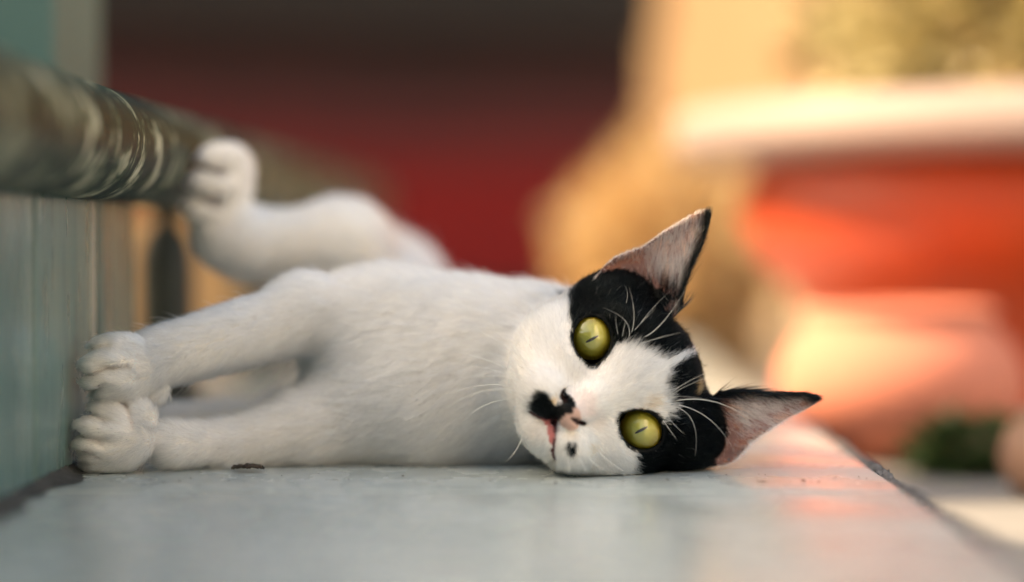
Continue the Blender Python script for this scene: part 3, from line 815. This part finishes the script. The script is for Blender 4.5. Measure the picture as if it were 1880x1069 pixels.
def coat(p, n, skin=False):
    """colour of the coat (or of the skin under it) at surface points; also: hair length factor, hair density factor"""
    h = to_head(p); N = len(p)
    jit = np.stack([noise(p, 900, 1) - .5, noise(p, 900, 2) - .5], 1) * 1.6 + np.stack([noise(p, 2600, 3) - .5, noise(p, 2600, 4) - .5], 1) * .9
    q0 = h[:, [0, 2]]; q = q0 + jit + (0 if skin else np.random.default_rng(4).normal(0, .45, (N, 2)))
    col = np.tile(WHITE, (N, 1)); lf_ = np.ones(N); de = np.ones(N)
    if skin: col = np.tile(np.array([.80, .75, .70]), (N, 1))
    # faint yellowish cast low on the legs and belly, greyer blotches
    nz = noise(p, 60, 5); col *= (1 - .05 * (nz[:, None])) * np.where(noise(p, 35, 6)[:, None] > .6, np.array([[1, .985, .95]]), 1)
    hd = np.min([pr_.d(p) for pr_ in head], 0)
    ish = (hd < .0075) & (np.abs(h[:, 0]) < 60) & (h[:, 2] > -48) & (h[:, 2] < 80) & (h[:, 1] < 62) & (p[:, 0] > -.012)
    el, d2o = ear_label(h)
    blk = (poly_dist(q, UP_BLACK) < 0) | (poly_dist(q, LO_BLACK) < 0)
    blk &= ish & (h[:, 1] < 58) & (el < 0)
    col[blk] = BLK
    # tortoiseshell touches
    m_ = ish & (((spot(q, 1275, 706, 7, 14) < 1) | (spot(q, 1277, 720, 7, 14) < 1))); col[m_] = np.array([.30, .17, .07])
    m_ = ish & (h[:, 1] > 20) & (spot(q, 1326, 698, 17, 30) < 1) & (el < 0); col[m_] = np.array([.72, .40, .14])
    fr = ish & (h[:, 1] < 12)
    for (x, y, r_, cc, a_) in ((1198, 736, 10, ORG, .6), (1190, 742, 16, TAN, .35), (1087, 818, 8, TAN, .7), (1018, 733, 7, TAN, .9), (1030, 650, 14, TAN, .15), (1048, 790, 12, TAN, .3), (1095, 765, 18, np.array([.6, .35, .28]), .25), (985, 790, 20, np.array([.7, .5, .38]), .3)):
        s_ = spot(q, x, y, r_, -4); wgt = np.where(fr, np.clip(1.4 - s_, 0, 1) * a_, 0)[:, None]
        col = col * (1 - wgt) + cc * wgt
    m_ = fr & (h[:, 1] < 2) & (((spot(q, 1049, 816, 8, -8) < 1))); col[m_] = BLK
    pk = np.clip(-poly_dist(q0, PINKNOSE) / 2.5 + .5, 0, 1) * (fr & (h[:, 1] < 4)); wgt = (pk * .6)[:, None]
    col = col * (1 - wgt) + np.array([.76, .58, .54]) * wgt
    de *= 1 - .55 * pk; lf_ *= 1 - .4 * pk
    nosed = np.hypot((q0[:, 0] - 1.0) / 5.8, (q0[:, 1] + 22.8) / 4.6)
    leather = fr & (h[:, 1] < -11.5) & (nosed < 1)
    col[leather] = np.array([.60, .38, .31]) if skin else np.array([.60, .40, .34])
    nb = fr & (h[:, 1] < 3) & (poly_dist(q0 + jit * .35, NOSE_BLK) < 0); col[nb] = BLK * 1.1
    de[leather] = 0.0
    lip = fr & (h[:, 1] < 3) & (poly_dist(q0, LIP) < .2); col[lip] = np.array([.52, .17, .16]); de[lip] = 0.0
    for ln_ in MOUTH:
        s_ = seg_dist(q0, ln_); m_ = fr & (s_ < 1.3)
        lf_[m_] *= .35; m_ = fr & (s_ < .75) & ~lip; col[m_] = np.where(skin, np.array([.12, .05, .05]), np.array([.22, .11, .10])); de[m_] = 0
    for ln_ in NOSTRIL:
        s_ = seg_dist(q0, ln_); m_ = fr & (s_ < 1.0); col[m_] = np.array([.035, .016, .014]); de[m_] = 0
    # black rims round the eyes, no hair in the opening
    for i in (0, 1):
        uv = eye_uv(q0, i); m_ = fr & (uv < 1.17 + .10 * (noise(p, 700, 8) - .5)); col[m_] = BLK * .8
        de[fr & (uv < 1.13)] = 0; lf_[fr & (uv < 1.5)] *= .55
    gd = groove_d(p); m_ = gd < .0012
    lf_ *= np.clip(.35 + gd / .005, .35, 1); de *= np.where(m_, .85, 1)
    if skin: col[m_] = np.array([.58, .50, .45])
    m_ = (gd < .0014) & (p[:, 1] > 1.05); de[m_] = .35
    if skin: col[m_] = np.array([.16, .10, .09])
    # ears
    for e in (0, 1):
        m_ = el == e
        if not m_.any(): continue
        nh = n[m_] @ HM
        front = (nh[:, 1] < .15) & (d2o[m_] < -.7)
        dE = seg_dist(q0[m_], INEDGE[e]) + (noise(p[m_], 500, 9) - .5) * 3
        tip = np.clip((h[m_][:, 2] - 56) / 10, 0, 1)
        cc = np.tile(BLK * 1.3, (m_.sum(), 1))
        pink = np.array([.25, .135, .12]) if skin else np.array([.80, .72, .69])
        t_ = np.clip((dE - 2.2) / 2.5, 0, 1)[:, None] * (1 - .6 * tip[:, None])
        nzc = noise(p[m_], 260, 10)[:, None]
        inner = pink * (.72 + .5 * nzc) * np.where(nzc > .62, np.array([[1.05, .86, .72]]), 1)
        ci = cc * (1 - t_) + inner * t_
        cc[front] = ci[front]
        bd = seg_dist(q[m_], BASE[e]); 
        lowin = (poly_dist(q[m_], np.vstack([BASE[e], hp([(1180, 600), (1120, 570)], 14) if e == 0 else hp([(1290, 860), (1280, 780)], 14)])) < 0)
        cc[lowin & (nh[:, 1] < .5)] = BLK
        rim = (~front) & (d2o[m_] > -2.2) & (dE > 5) & (seg_dist(q0[m_], OUTEDGE[e]) < 3); cc[rim] = np.array([.62, .52, .47])
        col[m_] = cc
        lf_[m_] = np.where(front, 1.0, .6); de[m_] = np.where(front, .34, 1.2)
    return col, lf_, de, el

scol, _, _, _ = coat(verts, vn, True)

def skin_material():
    m = bpy.data.materials.new('cat_skin'); m.use_nodes = True; L = m.node_tree.links.new
    b = m.node_tree.nodes['Principled BSDF']
    a = nd(m, 'ShaderNodeAttribute'); a.attribute_name = 'coat'
    L(a.outputs['Color'], b.inputs['Base Color']); b.inputs['Roughness'].default_value = .62
    b.inputs['Specular IOR Level'].default_value = .12
    n2 = nd(m, 'ShaderNodeTexNoise'); n2.inputs['Scale'].default_value = 1400
    tc = nd(m, 'ShaderNodeTexCoord'); L(tc.outputs['Object'], n2.inputs['Vector'])
    bp = nd(m, 'ShaderNodeBump'); bp.inputs['Strength'].default_value = .35; bp.inputs['Distance'].default_value = .0006
    L(n2.outputs[0], bp.inputs['Height']); L(bp.outputs[0], b.inputs['Normal'])
    return m
def hair_material(name):
    m = bpy.data.materials.new(name); m.use_nodes = True; L = m.node_tree.links.new
    m.node_tree.nodes.remove(m.node_tree.nodes['Principled BSDF']); out = m.node_tree.nodes['Material Output']
    a = nd(m, 'ShaderNodeAttribute'); a.attribute_name = 'coat'
    h = nd(m, 'ShaderNodeBsdfHairPrincipled'); h.model = 'CHIANG'; h.parametrization = 'COLOR'
    L(a.outputs['Color'], h.inputs['Color'])
    bw = nd(m, 'ShaderNodeRGBToBW'); L(a.outputs['Color'], bw.inputs[0]); mr = nd(m, 'ShaderNodeMapRange'); L(bw.outputs[0], mr.inputs[0])
    mr.inputs['From Max'].default_value = .3; mr.inputs['To Min'].default_value = 1.08; mr.inputs['To Max'].default_value = 1.5; L(mr.outputs[0], h.inputs['IOR'])
    h.inputs['Roughness'].default_value = .42; h.inputs['Radial Roughness'].default_value = .75
    L(h.outputs[0], out.inputs[0])
    return m

me = bpy.data.meshes.new('cat')
me.vertices.add(len(verts)); me.vertices.foreach_set('co', verts.reshape(-1))
me.loops.add(quads.size); me.loops.foreach_set('vertex_index', quads.reshape(-1).astype(np.int32))
me.polygons.add(len(quads)); me.polygons.foreach_set('loop_start', np.arange(0, quads.size, 4, dtype=np.int32))
me.polygons.foreach_set('use_smooth', np.ones(len(quads), bool))
me.update(calc_edges=True)
at = me.attributes.new('coat', 'FLOAT_COLOR', 'POINT'); at.data.foreach_set('color', np.c_[scol, np.ones(len(scol))].reshape(-1).astype(np.float32))
me.materials.append(skin_material())
cat = link('cat', me)
tag(cat, 'white cat with black patches and yellow eyes lying stretched on its side on the ledge', 'cat')

# ------------------------------------------------------------------ fur
allp = torso + hindfoot + upleg + loleg + head
NOSE0 = np.array([0.5, -20, -20.])
def sample(nh, dens_fn):
    tri = np.concatenate([quads[:, [0, 1, 2]], quads[:, [0, 2, 3]]])
    a, b, c = verts[tri[:, 0]], verts[tri[:, 1]], verts[tri[:, 2]]
    cr = np.cross(b - a, c - a); ar = np.linalg.norm(cr, axis=1) * .5
    ctr = (a + b + c) / 3; nrm = cr / np.maximum(ar * 2, 1e-15)[:, None]
    wgt = ar * dens_fn(ctr, nrm)
    cdf = np.cumsum(wgt); t = np.searchsorted(cdf, RNG.random(nh) * cdf[-1]); t = np.minimum(t, len(tri) - 1)
    r1, r2 = np.sqrt(RNG.random(nh)), RNG.random(nh)
    bw = np.stack([1 - r1, r1 * (1 - r2), r1 * r2], 1)[:, :, None]
    p = (verts[tri[t]] * bw).sum(1); n = (vn[tri[t]] * bw).sum(1); n /= np.maximum(np.linalg.norm(n, axis=1), 1e-9)[:, None]
    return p, n
def dens(ctr, nrm):
    h = to_head(ctr); onhead = (h[:, 2] > -48) & (h[:, 1] < 62) & (ctr[:, 0] > 0)
    d = np.where(onhead, 3.4, 1.0)
    paw = (ctr[:, 0] < -.15) & (ctr[:, 1] < 1.02); d = np.where(paw, 2.2, d)
    d = np.where(ctr[:, 1] > 1.12, .6, d)
    tocam = np.array(CAM) - ctr; tocam /= np.linalg.norm(tocam, axis=1)[:, None]
    fc = (nrm * tocam).sum(1)
    d *= np.where(fc < -.5, .3, 1.0)
    d *= np.where(ctr[:, 2] < .0012, .15, 1.0)
    return d
NH = 520000
p, n = sample(NH, dens)
col, lf_, de, el = coat(p, n)
k = (RNG.random(len(p)) < de) ; p, n, col, lf_, el = p[k], n[k], col[k], lf_[k], el[k]
h = to_head(p)
F = np.zeros((len(p), 3)); LN = np.zeros(len(p)); WS = np.zeros(len(p)); HW = np.zeros(len(p))
for pr_ in allp:
    dd = np.maximum(pr_.d(p), 0)
    wgt = 1 / (dd + .0025) ** 3
    F += wgt[:, None] * pr_.flow; LN += wgt * pr_.ln; WS += wgt
    if pr_ in head: HW += wgt
F /= WS[:, None]; LN /= WS; HW /= WS
rad = h - NOSE0; rad[:, 1] *= .9; rad /= np.maximum(np.linalg.norm(rad, axis=1), 1e-6)[:, None]
# on the forehead the hair runs straight up, on the cheeks outwards and back
upw = np.clip((h[:, 2] - 2) / 20, 0, 1)[:, None]
rad = rad * (1 - .35 * upw) + np.array([0, .25, 1.0]) * .35 * upw
F = F * (1 - HW[:, None]) + (rad @ HM.T) * HW[:, None]
on_head = HW > .5
# face: hair shortens towards the nose
nd_ = np.linalg.norm((h - NOSE0) * np.array([1, .8, 1]), axis=1)
facelen = np.clip(.0011 + .000105 * nd_, .0012, .0068)
LN = np.where(on_head, np.minimum(LN * 1.15, facelen), LN)
F += .09 * (np.stack([noise(p, 140, 11), noise(p, 140, 12), noise(p, 140, 13)], 1) - .5) * 2
F += .11 * (np.stack([noise(p, 520, 14), noise(p, 520, 15), noise(p, 520, 16)], 1) - .5) * 2
lift = np.where(on_head, .34, .50) + RNG.normal(0, .10, len(p))
LN = np.where(on_head, LN * 1.1, LN * 1.15) * lf_ * RNG.uniform(.65, 1.2, len(p))
longh = RNG.random(len(p)) < .012; LN[longh] *= 1.45; lift[longh] += .25
for e in (0, 1):
    m_ = el == e
    nh_ = n[m_] @ HM
    front = nh_[:, 1] < .15
    s_ = -1 if e == 0 else 1
    fl_in = np.array([s_ * .80, -.12, .55]) @ HM.T; fl_out = np.array([s_ * .25, .1, 1.0]) @ HM.T
    F[m_] = np.where(front[:, None], fl_in, fl_out) + RNG.normal(0, .12, (m_.sum(), 3))
    LN[m_] = np.where(front, RNG.uniform(.004, .013, m_.sum()), .0024)
    lift[m_] = np.where(front, .16, .18)
    hi_ = np.clip((h[m_][:, 2] - 45) / 20, 0, 1); LN[m_] *= 1 - .6 * hi_
    od_ = seg_dist(h[m_][:, [0, 2]], OUTEDGE[e]) / 1000; LN[m_] = np.where(front, np.minimum(LN[m_], .0008 + od_ * 1.0), LN[m_])
F -= (F * n).sum(1)[:, None] * n
F /= np.maximum(np.linalg.norm(F, axis=1), 1e-6)[:, None]
side = np.cross(n, F)
# hairs gather into small tufts
def tufts(cell, seed):
    wq = p + np.stack([noise(p, 180, seed), noise(p, 180, seed + 1), noise(p, 180, seed + 2)], 1) * .004
    key = np.floor(wq / cell[:, None]).astype(np.int64)
    kk = key[:, 0] * 73856093 ^ key[:, 1] * 19349663 ^ key[:, 2] * 83492791 ^ (cell * 1e6).astype(np.int64)
    _, inv, cnt_ = np.unique(kk, return_inverse=True, return_counts=True)
    mean = np.stack([np.bincount(inv, p[:, a]) for a in range(3)], 1) / cnt_[:, None]
    rn_ = np.random.default_rng(seed).normal(0, 1, (len(cnt_), 4))
    return mean[inv] - p, rn_[inv]
cell = np.where(on_head, .0011, .0021)
pull, trnd = tufts(cell, 40)
F += .06 * trnd[:, :3] * np.where(on_head, .8, 1.0)[:, None]
F -= (F * n).sum(1)[:, None] * n
F /= np.maximum(np.linalg.norm(F, axis=1), 1e-6)[:, None]
lift = lift + .07 * trnd[:, 3]
pull *= np.where(el >= 0, .15, np.where(on_head, .45, .28))[:, None]
NP = 5
T = np.linspace(0, 1, NP)
pos = np.empty((len(p), NP, 3), np.float32)
sw = RNG.normal(0, .10, len(p)); cl = RNG.normal(0, .06, len(p))
for j, t in enumerate(T):
    nn = np.sin(lift) * t * (1 - .42 * t) + .0
    ff = np.cos(lift) * t
    pos[:, j] = p + LN[:, None] * (n * (nn - .02)[:, None] + F * ff[:, None] + side * (sw * t + cl * np.sin(t * 5))[:, None] * t) + pull * t ** 1.4
pos[:, :, 2] = np.maximum(pos[:, :, 2], .0004); pos[:, :, 0] = np.maximum(pos[:, :, 0], WX + .0003)
# brightness and warmth differ a little from hair to hair
col = col * (RNG.uniform(.84, 1.07, len(p)) + .035 * trnd[:, 3])[:, None]
isb = col.max(1) < .05
col[isb] *= RNG.uniform(.6, 1.8, isb.sum())[:, None]
grey = RNG.random(len(p)) < .006; col[grey & isb] = np.array([.25, .24, .23])
col = np.clip(col, .0010, .965)

def curves_obj(name, pos, rad_root, col, mat, parent):
    n_, m_ = pos.shape[:2]
    cu = bpy.data.hair_curves.new(name); cu.add_curves([m_] * n_)
    cu.attributes['position'].data.foreach_set('vector', np.ascontiguousarray(pos, np.float32).reshape(-1))
    ra = cu.attributes.new('radius', 'FLOAT', 'POINT')
    taper = np.array([1, .95, .8, .55, .12]) if m_ == 5 else np.linspace(1, .15, m_)
    ra.data.foreach_set('value', (rad_root[:, None] * taper[None]).astype(np.float32).reshape(-1))
    ca = cu.attributes.new('coat', 'FLOAT_COLOR', 'CURVE')
    ca.data.foreach_set('color', np.c_[col, np.ones(n_)].astype(np.float32).reshape(-1))
    cu.materials.append(mat)
    o = bpy.data.objects.new(name, cu); C.objects.link(o); o.parent = parent
    return o
HAIR = hair_material('fur')
rr = np.where(on_head, .000058, .000082) * (.8 + .4 * RNG.random(len(p)))
rr = np.where(el >= 0, .00005, rr)
fur = curves_obj('fur', pos, rr, col, HAIR, cat); fur['kind'] = 'stuff'

# ------------------------------------------------------------------ eyes
def eye_materials():
    m = bpy.data.materials.new('iris'); m.use_nodes = True; L = m.node_tree.links.new; b = m.node_tree.nodes['Principled BSDF']
    tc = nd(m, 'ShaderNodeTexCoord'); sp = nd(m, 'ShaderNodeSeparateXYZ'); L(tc.outputs['Object'], sp.inputs[0])
    def math_(op, a, bb=None):
        x = nd(m, 'ShaderNodeMath', operation=op)
        for i_, q in enumerate((a, bb)):
            if q is None: continue
            if isinstance(q, (int, float)): x.inputs[i_].default_value = q
            else: L(q, x.inputs[i_])
        return x.outputs[0]
    X, Z = sp.outputs[0], sp.outputs[2]
    rr_ = math_('SQRT', math_('ADD', math_('MULTIPLY', X, X), math_('MULTIPLY', Z, Z)))
    rn = math_('DIVIDE', rr_, .0097)
    ang = math_('ARCTAN2', Z, X)
    cb = nd(m, 'ShaderNodeCombineXYZ'); L(math_('MULTIPLY', math_('COSINE', ang), 9.0), cb.inputs[0]); L(math_('MULTIPLY', math_('SINE', ang), 9.0), cb.inputs[1]); L(math_('MULTIPLY', rn, 1.6), cb.inputs[2])
    nz = nd(m, 'ShaderNodeTexNoise'); nz.inputs['Scale'].default_value = 1.7; nz.inputs['Detail'].default_value = 8; nz.inputs['Roughness'].default_value = .65
    L(cb.outputs[0], nz.inputs['Vector'])
    f = math_('ADD', rn, math_('MULTIPLY', math_('SUBTRACT', nz.outputs[0], .5), .55))
    rp = ramp(m, [(.0, (.76, .80, .18)), (.28, (.90, .88, .20)), (.58, (.94, .86, .18)), (.84, (.90, .72, .11)), (.97, (.72, .42, .05)), (1.0, (.10, .05, .01))])
    L(f, rp.inputs[0]); L(rp.outputs[0], b.inputs['Base Color']); b.inputs['Roughness'].default_value = .6
    bp = nd(m, 'ShaderNodeBump'); bp.inputs['Strength'].default_value = .6; bp.inputs['Distance'].default_value = .0006; L(nz.outputs[0], bp.inputs['Height']); L(bp.outputs[0], b.inputs['Normal'])
    pm = bpy.data.materials.new('pupil'); pm.use_nodes = True; pb = pm.node_tree.nodes['Principled BSDF']
    pb.inputs['Base Color'].default_value = (.004, .004, .004, 1); pb.inputs['Roughness'].default_value = .9; pb.inputs['Specular IOR Level'].default_value = 0
    sm = bpy.data.materials.new('eyeball'); sm.use_nodes = True; sb = sm.node_tree.nodes['Principled BSDF']
    sb.inputs['Base Color'].default_value = (.03, .03, .03, 1); sb.inputs['Roughness'].default_value = .3
    g = bpy.data.materials.new('cornea'); g.use_nodes = True; GL = g.node_tree.links.new
    g.node_tree.nodes.remove(g.node_tree.nodes['Principled BSDF']); out = g.node_tree.nodes['Material Output']
    tr = nd(g, 'ShaderNodeBsdfTransparent'); gl = nd(g, 'ShaderNodeBsdfGlossy'); gl.inputs['Roughness'].default_value = .02
    fr_ = nd(g, 'ShaderNodeFresnel'); fr_.inputs['IOR'].default_value = 1.9
    mx = nd(g, 'ShaderNodeMixShader'); GL(fr_.outputs[0], mx.inputs[0]); GL(tr.outputs[0], mx.inputs[1]); GL(gl.outputs[0], mx.inputs[2]); GL(mx.outputs[0], out.inputs[0])
    return m, pm, sm, g
MI, MP, MS, MG = eye_materials()
HM4 = Matrix(HM.tolist()).to_4x4()
def cap(r, y_from, seg=64, rings=20):
    """front cap of a sphere of radius r about the origin, from y = -r up to y_from"""
    vs_, fs = [(0, -r, 0)], []
    for i in range(1, rings + 1):
        y = -r + (y_from + r) * (i / rings) ** 2
        q = math.sqrt(max(r * r - y * y, 0))
        for k in range(seg): vs_.append((q * math.cos(2 * PI * k / seg), y, q * math.sin(2 * PI * k / seg)))
    for k in range(seg): fs.append((0, 1 + k, 1 + (k + 1) % seg))
    for i in range(rings - 1):
        for k in range(seg):
            a = 1 + i * seg
            fs.append((a + k, a + seg + k, a + seg + (k + 1) % seg, a + (k + 1) % seg))
    return vs_, fs
for i, e in enumerate(EYE):
    c = Vector(from_head(e)); S_ = .001
    def place(o):
        o.matrix_world = Matrix.Translation(c) @ HM4
        return o
    def em(name, vs_, fs, mat, par):
        o = link_mesh(name, vs_, fs, mat, None, True)
        if par is cat:
            o.parent = cat; o.matrix_basis = Matrix.Translation(c) @ HM4
        else:
            o.parent = par
        return o
    R_ = ER * S_
    # eyeball behind the iris
    vs_, fs = cap(R_ * .985, -R_ * .42); vs2 = [(x, -y, z) for x, y, z in vs_]
    vs2, fs2 = cap(R_ * .98, R_ * .60)
    full, ff = cap(R_ * .97, R_ * .99)
    keepv = [(x, max(y, -.0052), z) for x, y, z in full]
    eye = em('eye', keepv, ff, MS, cat)
    # iris: shallow funnel
    iv, fi = [(0, -.0091, 0)], []
    for q in range(1, 13):
        rr_ = .0088 * q / 12
        for s in range(64): iv.append((rr_ * math.cos(2 * PI * s / 64), -.0058 - .0033 * (1 - (q / 12) ** 2), rr_ * math.sin(2 * PI * s / 64)))
    for s in range(64): fi.append((0, 1 + s, 1 + (s + 1) % 64))
    for q in range(11):
        for s in range(64):
            a = 1 + q * 64; fi.append((a + s, a + 64 + s, a + 64 + (s + 1) % 64, a + (s + 1) % 64))
    em('iris', iv, fi, MI, eye)
    # slit pupil
    pv = []; L_ = .0030
    for s in range(40):
        t = 2 * PI * s / 40
        pv.append((.00058 * math.sin(t) * abs(math.sin(t)) ** .2, -.00935, L_ * math.cos(t)))
    em('pupil', pv, [tuple(range(40))], MP, eye)
    cv, cf = cap(R_, -R_ * .18)
    em('cornea', cv, cf, MG, eye)

# ------------------------------------------------------------------ whiskers and brow hairs
bvh = BVHTree.FromPolygons([tuple(x) for x in verts], [tuple(x) for x in quads])
WM = bpy.data.materials.new('whisker'); WM.use_nodes = True
wb = WM.node_tree.nodes['Principled BSDF']; wb.inputs['Base Color'].default_value = (.86, .84, .80, 1); wb.inputs['Roughness'].default_value = .35
def whisker(path, r0, out=(2, 9, 16), name='whisker'):
    """path: three picture points; the root is found on the cat's skin"""
    d = (P(path[0][0], path[0][1], 1.0) - CAM).normalized()
    hit, _, _, dist = bvh.ray_cast(CAM, d)
    Y0 = hit.y if hit is not None else .985
    pts = [P(path[0][0], path[0][1], Y0 + .001)] + [P(q[0], q[1], Y0 - o_ / 1000) for q, o_ in zip(path[1:], out[1:])]
    a, b, c = pts[0], pts[1], pts[-1]
    # a quadratic curve through the three points
    ctrl = b * 2 - (a + c) * .5
    N_ = 14
    cur = [a * (1 - t) ** 2 + ctrl * 2 * t * (1 - t) + c * t * t for t in np.linspace(0, 1, N_)]
    for q in cur: q.z = max(q.z, .0006)
    v_, f_ = tube_verts(cur, [r0 * (1 - .88 * t) for t in np.linspace(0, 1, N_)], 6)
    return link_mesh(name, v_, f_, WM, cat, True)
for pth in (((970, 674), (925, 632), (850, 597)), ((966, 669), (932, 625), (890, 600)), ((958, 702), (880, 674), (722, 658)), ((956, 699), (898, 690), (832, 698)),
            ((952, 719), (880, 720), (812, 756)), ((944, 711), (880, 708), (820, 727)), ((948, 735), (900, 740), (855, 768)), ((952, 690), (890, 660), (800, 640)), ((985, 690), (935, 660), (860, 640))):
    whisker(pth, .00016, (1, 4, 6))
for pth in (((1080, 836), (1108, 862), (1165, 874)), ((1097, 828), (1140, 862), (1180, 876)), ((985, 836), (972, 858), (950, 868)), ((1000, 842), (990, 862), (972, 870)), ((1040, 835), (1045, 858), (1040, 872)),
            ((1060, 838), (1075, 862), (1076, 873)), ((960, 800), (945, 830), (925, 850)), ((1020, 845), (1018, 862), (1005, 872))):
    whisker(pth, .00013, (1, 4, 5))
for pth, r_ in ((((1233, 738), (1322, 741), (1412, 797)), .00017), (((1233, 742), (1300, 768), (1350, 832)), .00014), (((1234, 745), (1272, 775), (1276, 838)), .00011), (((1225, 726), (1265, 700), (1312, 679)), .0001), (((1228, 728), (1262, 708), (1308, 690)), .00009),
              (((1222, 735), (1245, 728), (1300, 733)), .00009), (((1215, 768), (1230, 790), (1243, 808)), .00011), (((1222, 760), (1240, 782), (1258, 798)), .00009),
              (((1177, 621), (1213, 596), (1256, 536)), .00017), (((1169, 634), (1205, 622), (1248, 611)), .00013), (((1152, 628), (1150, 592), (1109, 566)), .00011), (((1156, 619), (1164, 580), (1155, 528)), .00012),
              (((1135, 616), (1132, 600), (1130, 578)), .0001), (((1142, 622), (1146, 600), (1150, 588)), .0001), (((1160, 612), (1180, 590), (1205, 565)), .0001), (((1148, 560), (1152, 540), (1146, 522)), .00008), (((1172, 600), (1195, 570), (1230, 535)), .00008)):
    whisker(pth, r_, (0, 4, 6), 'brow_hair')
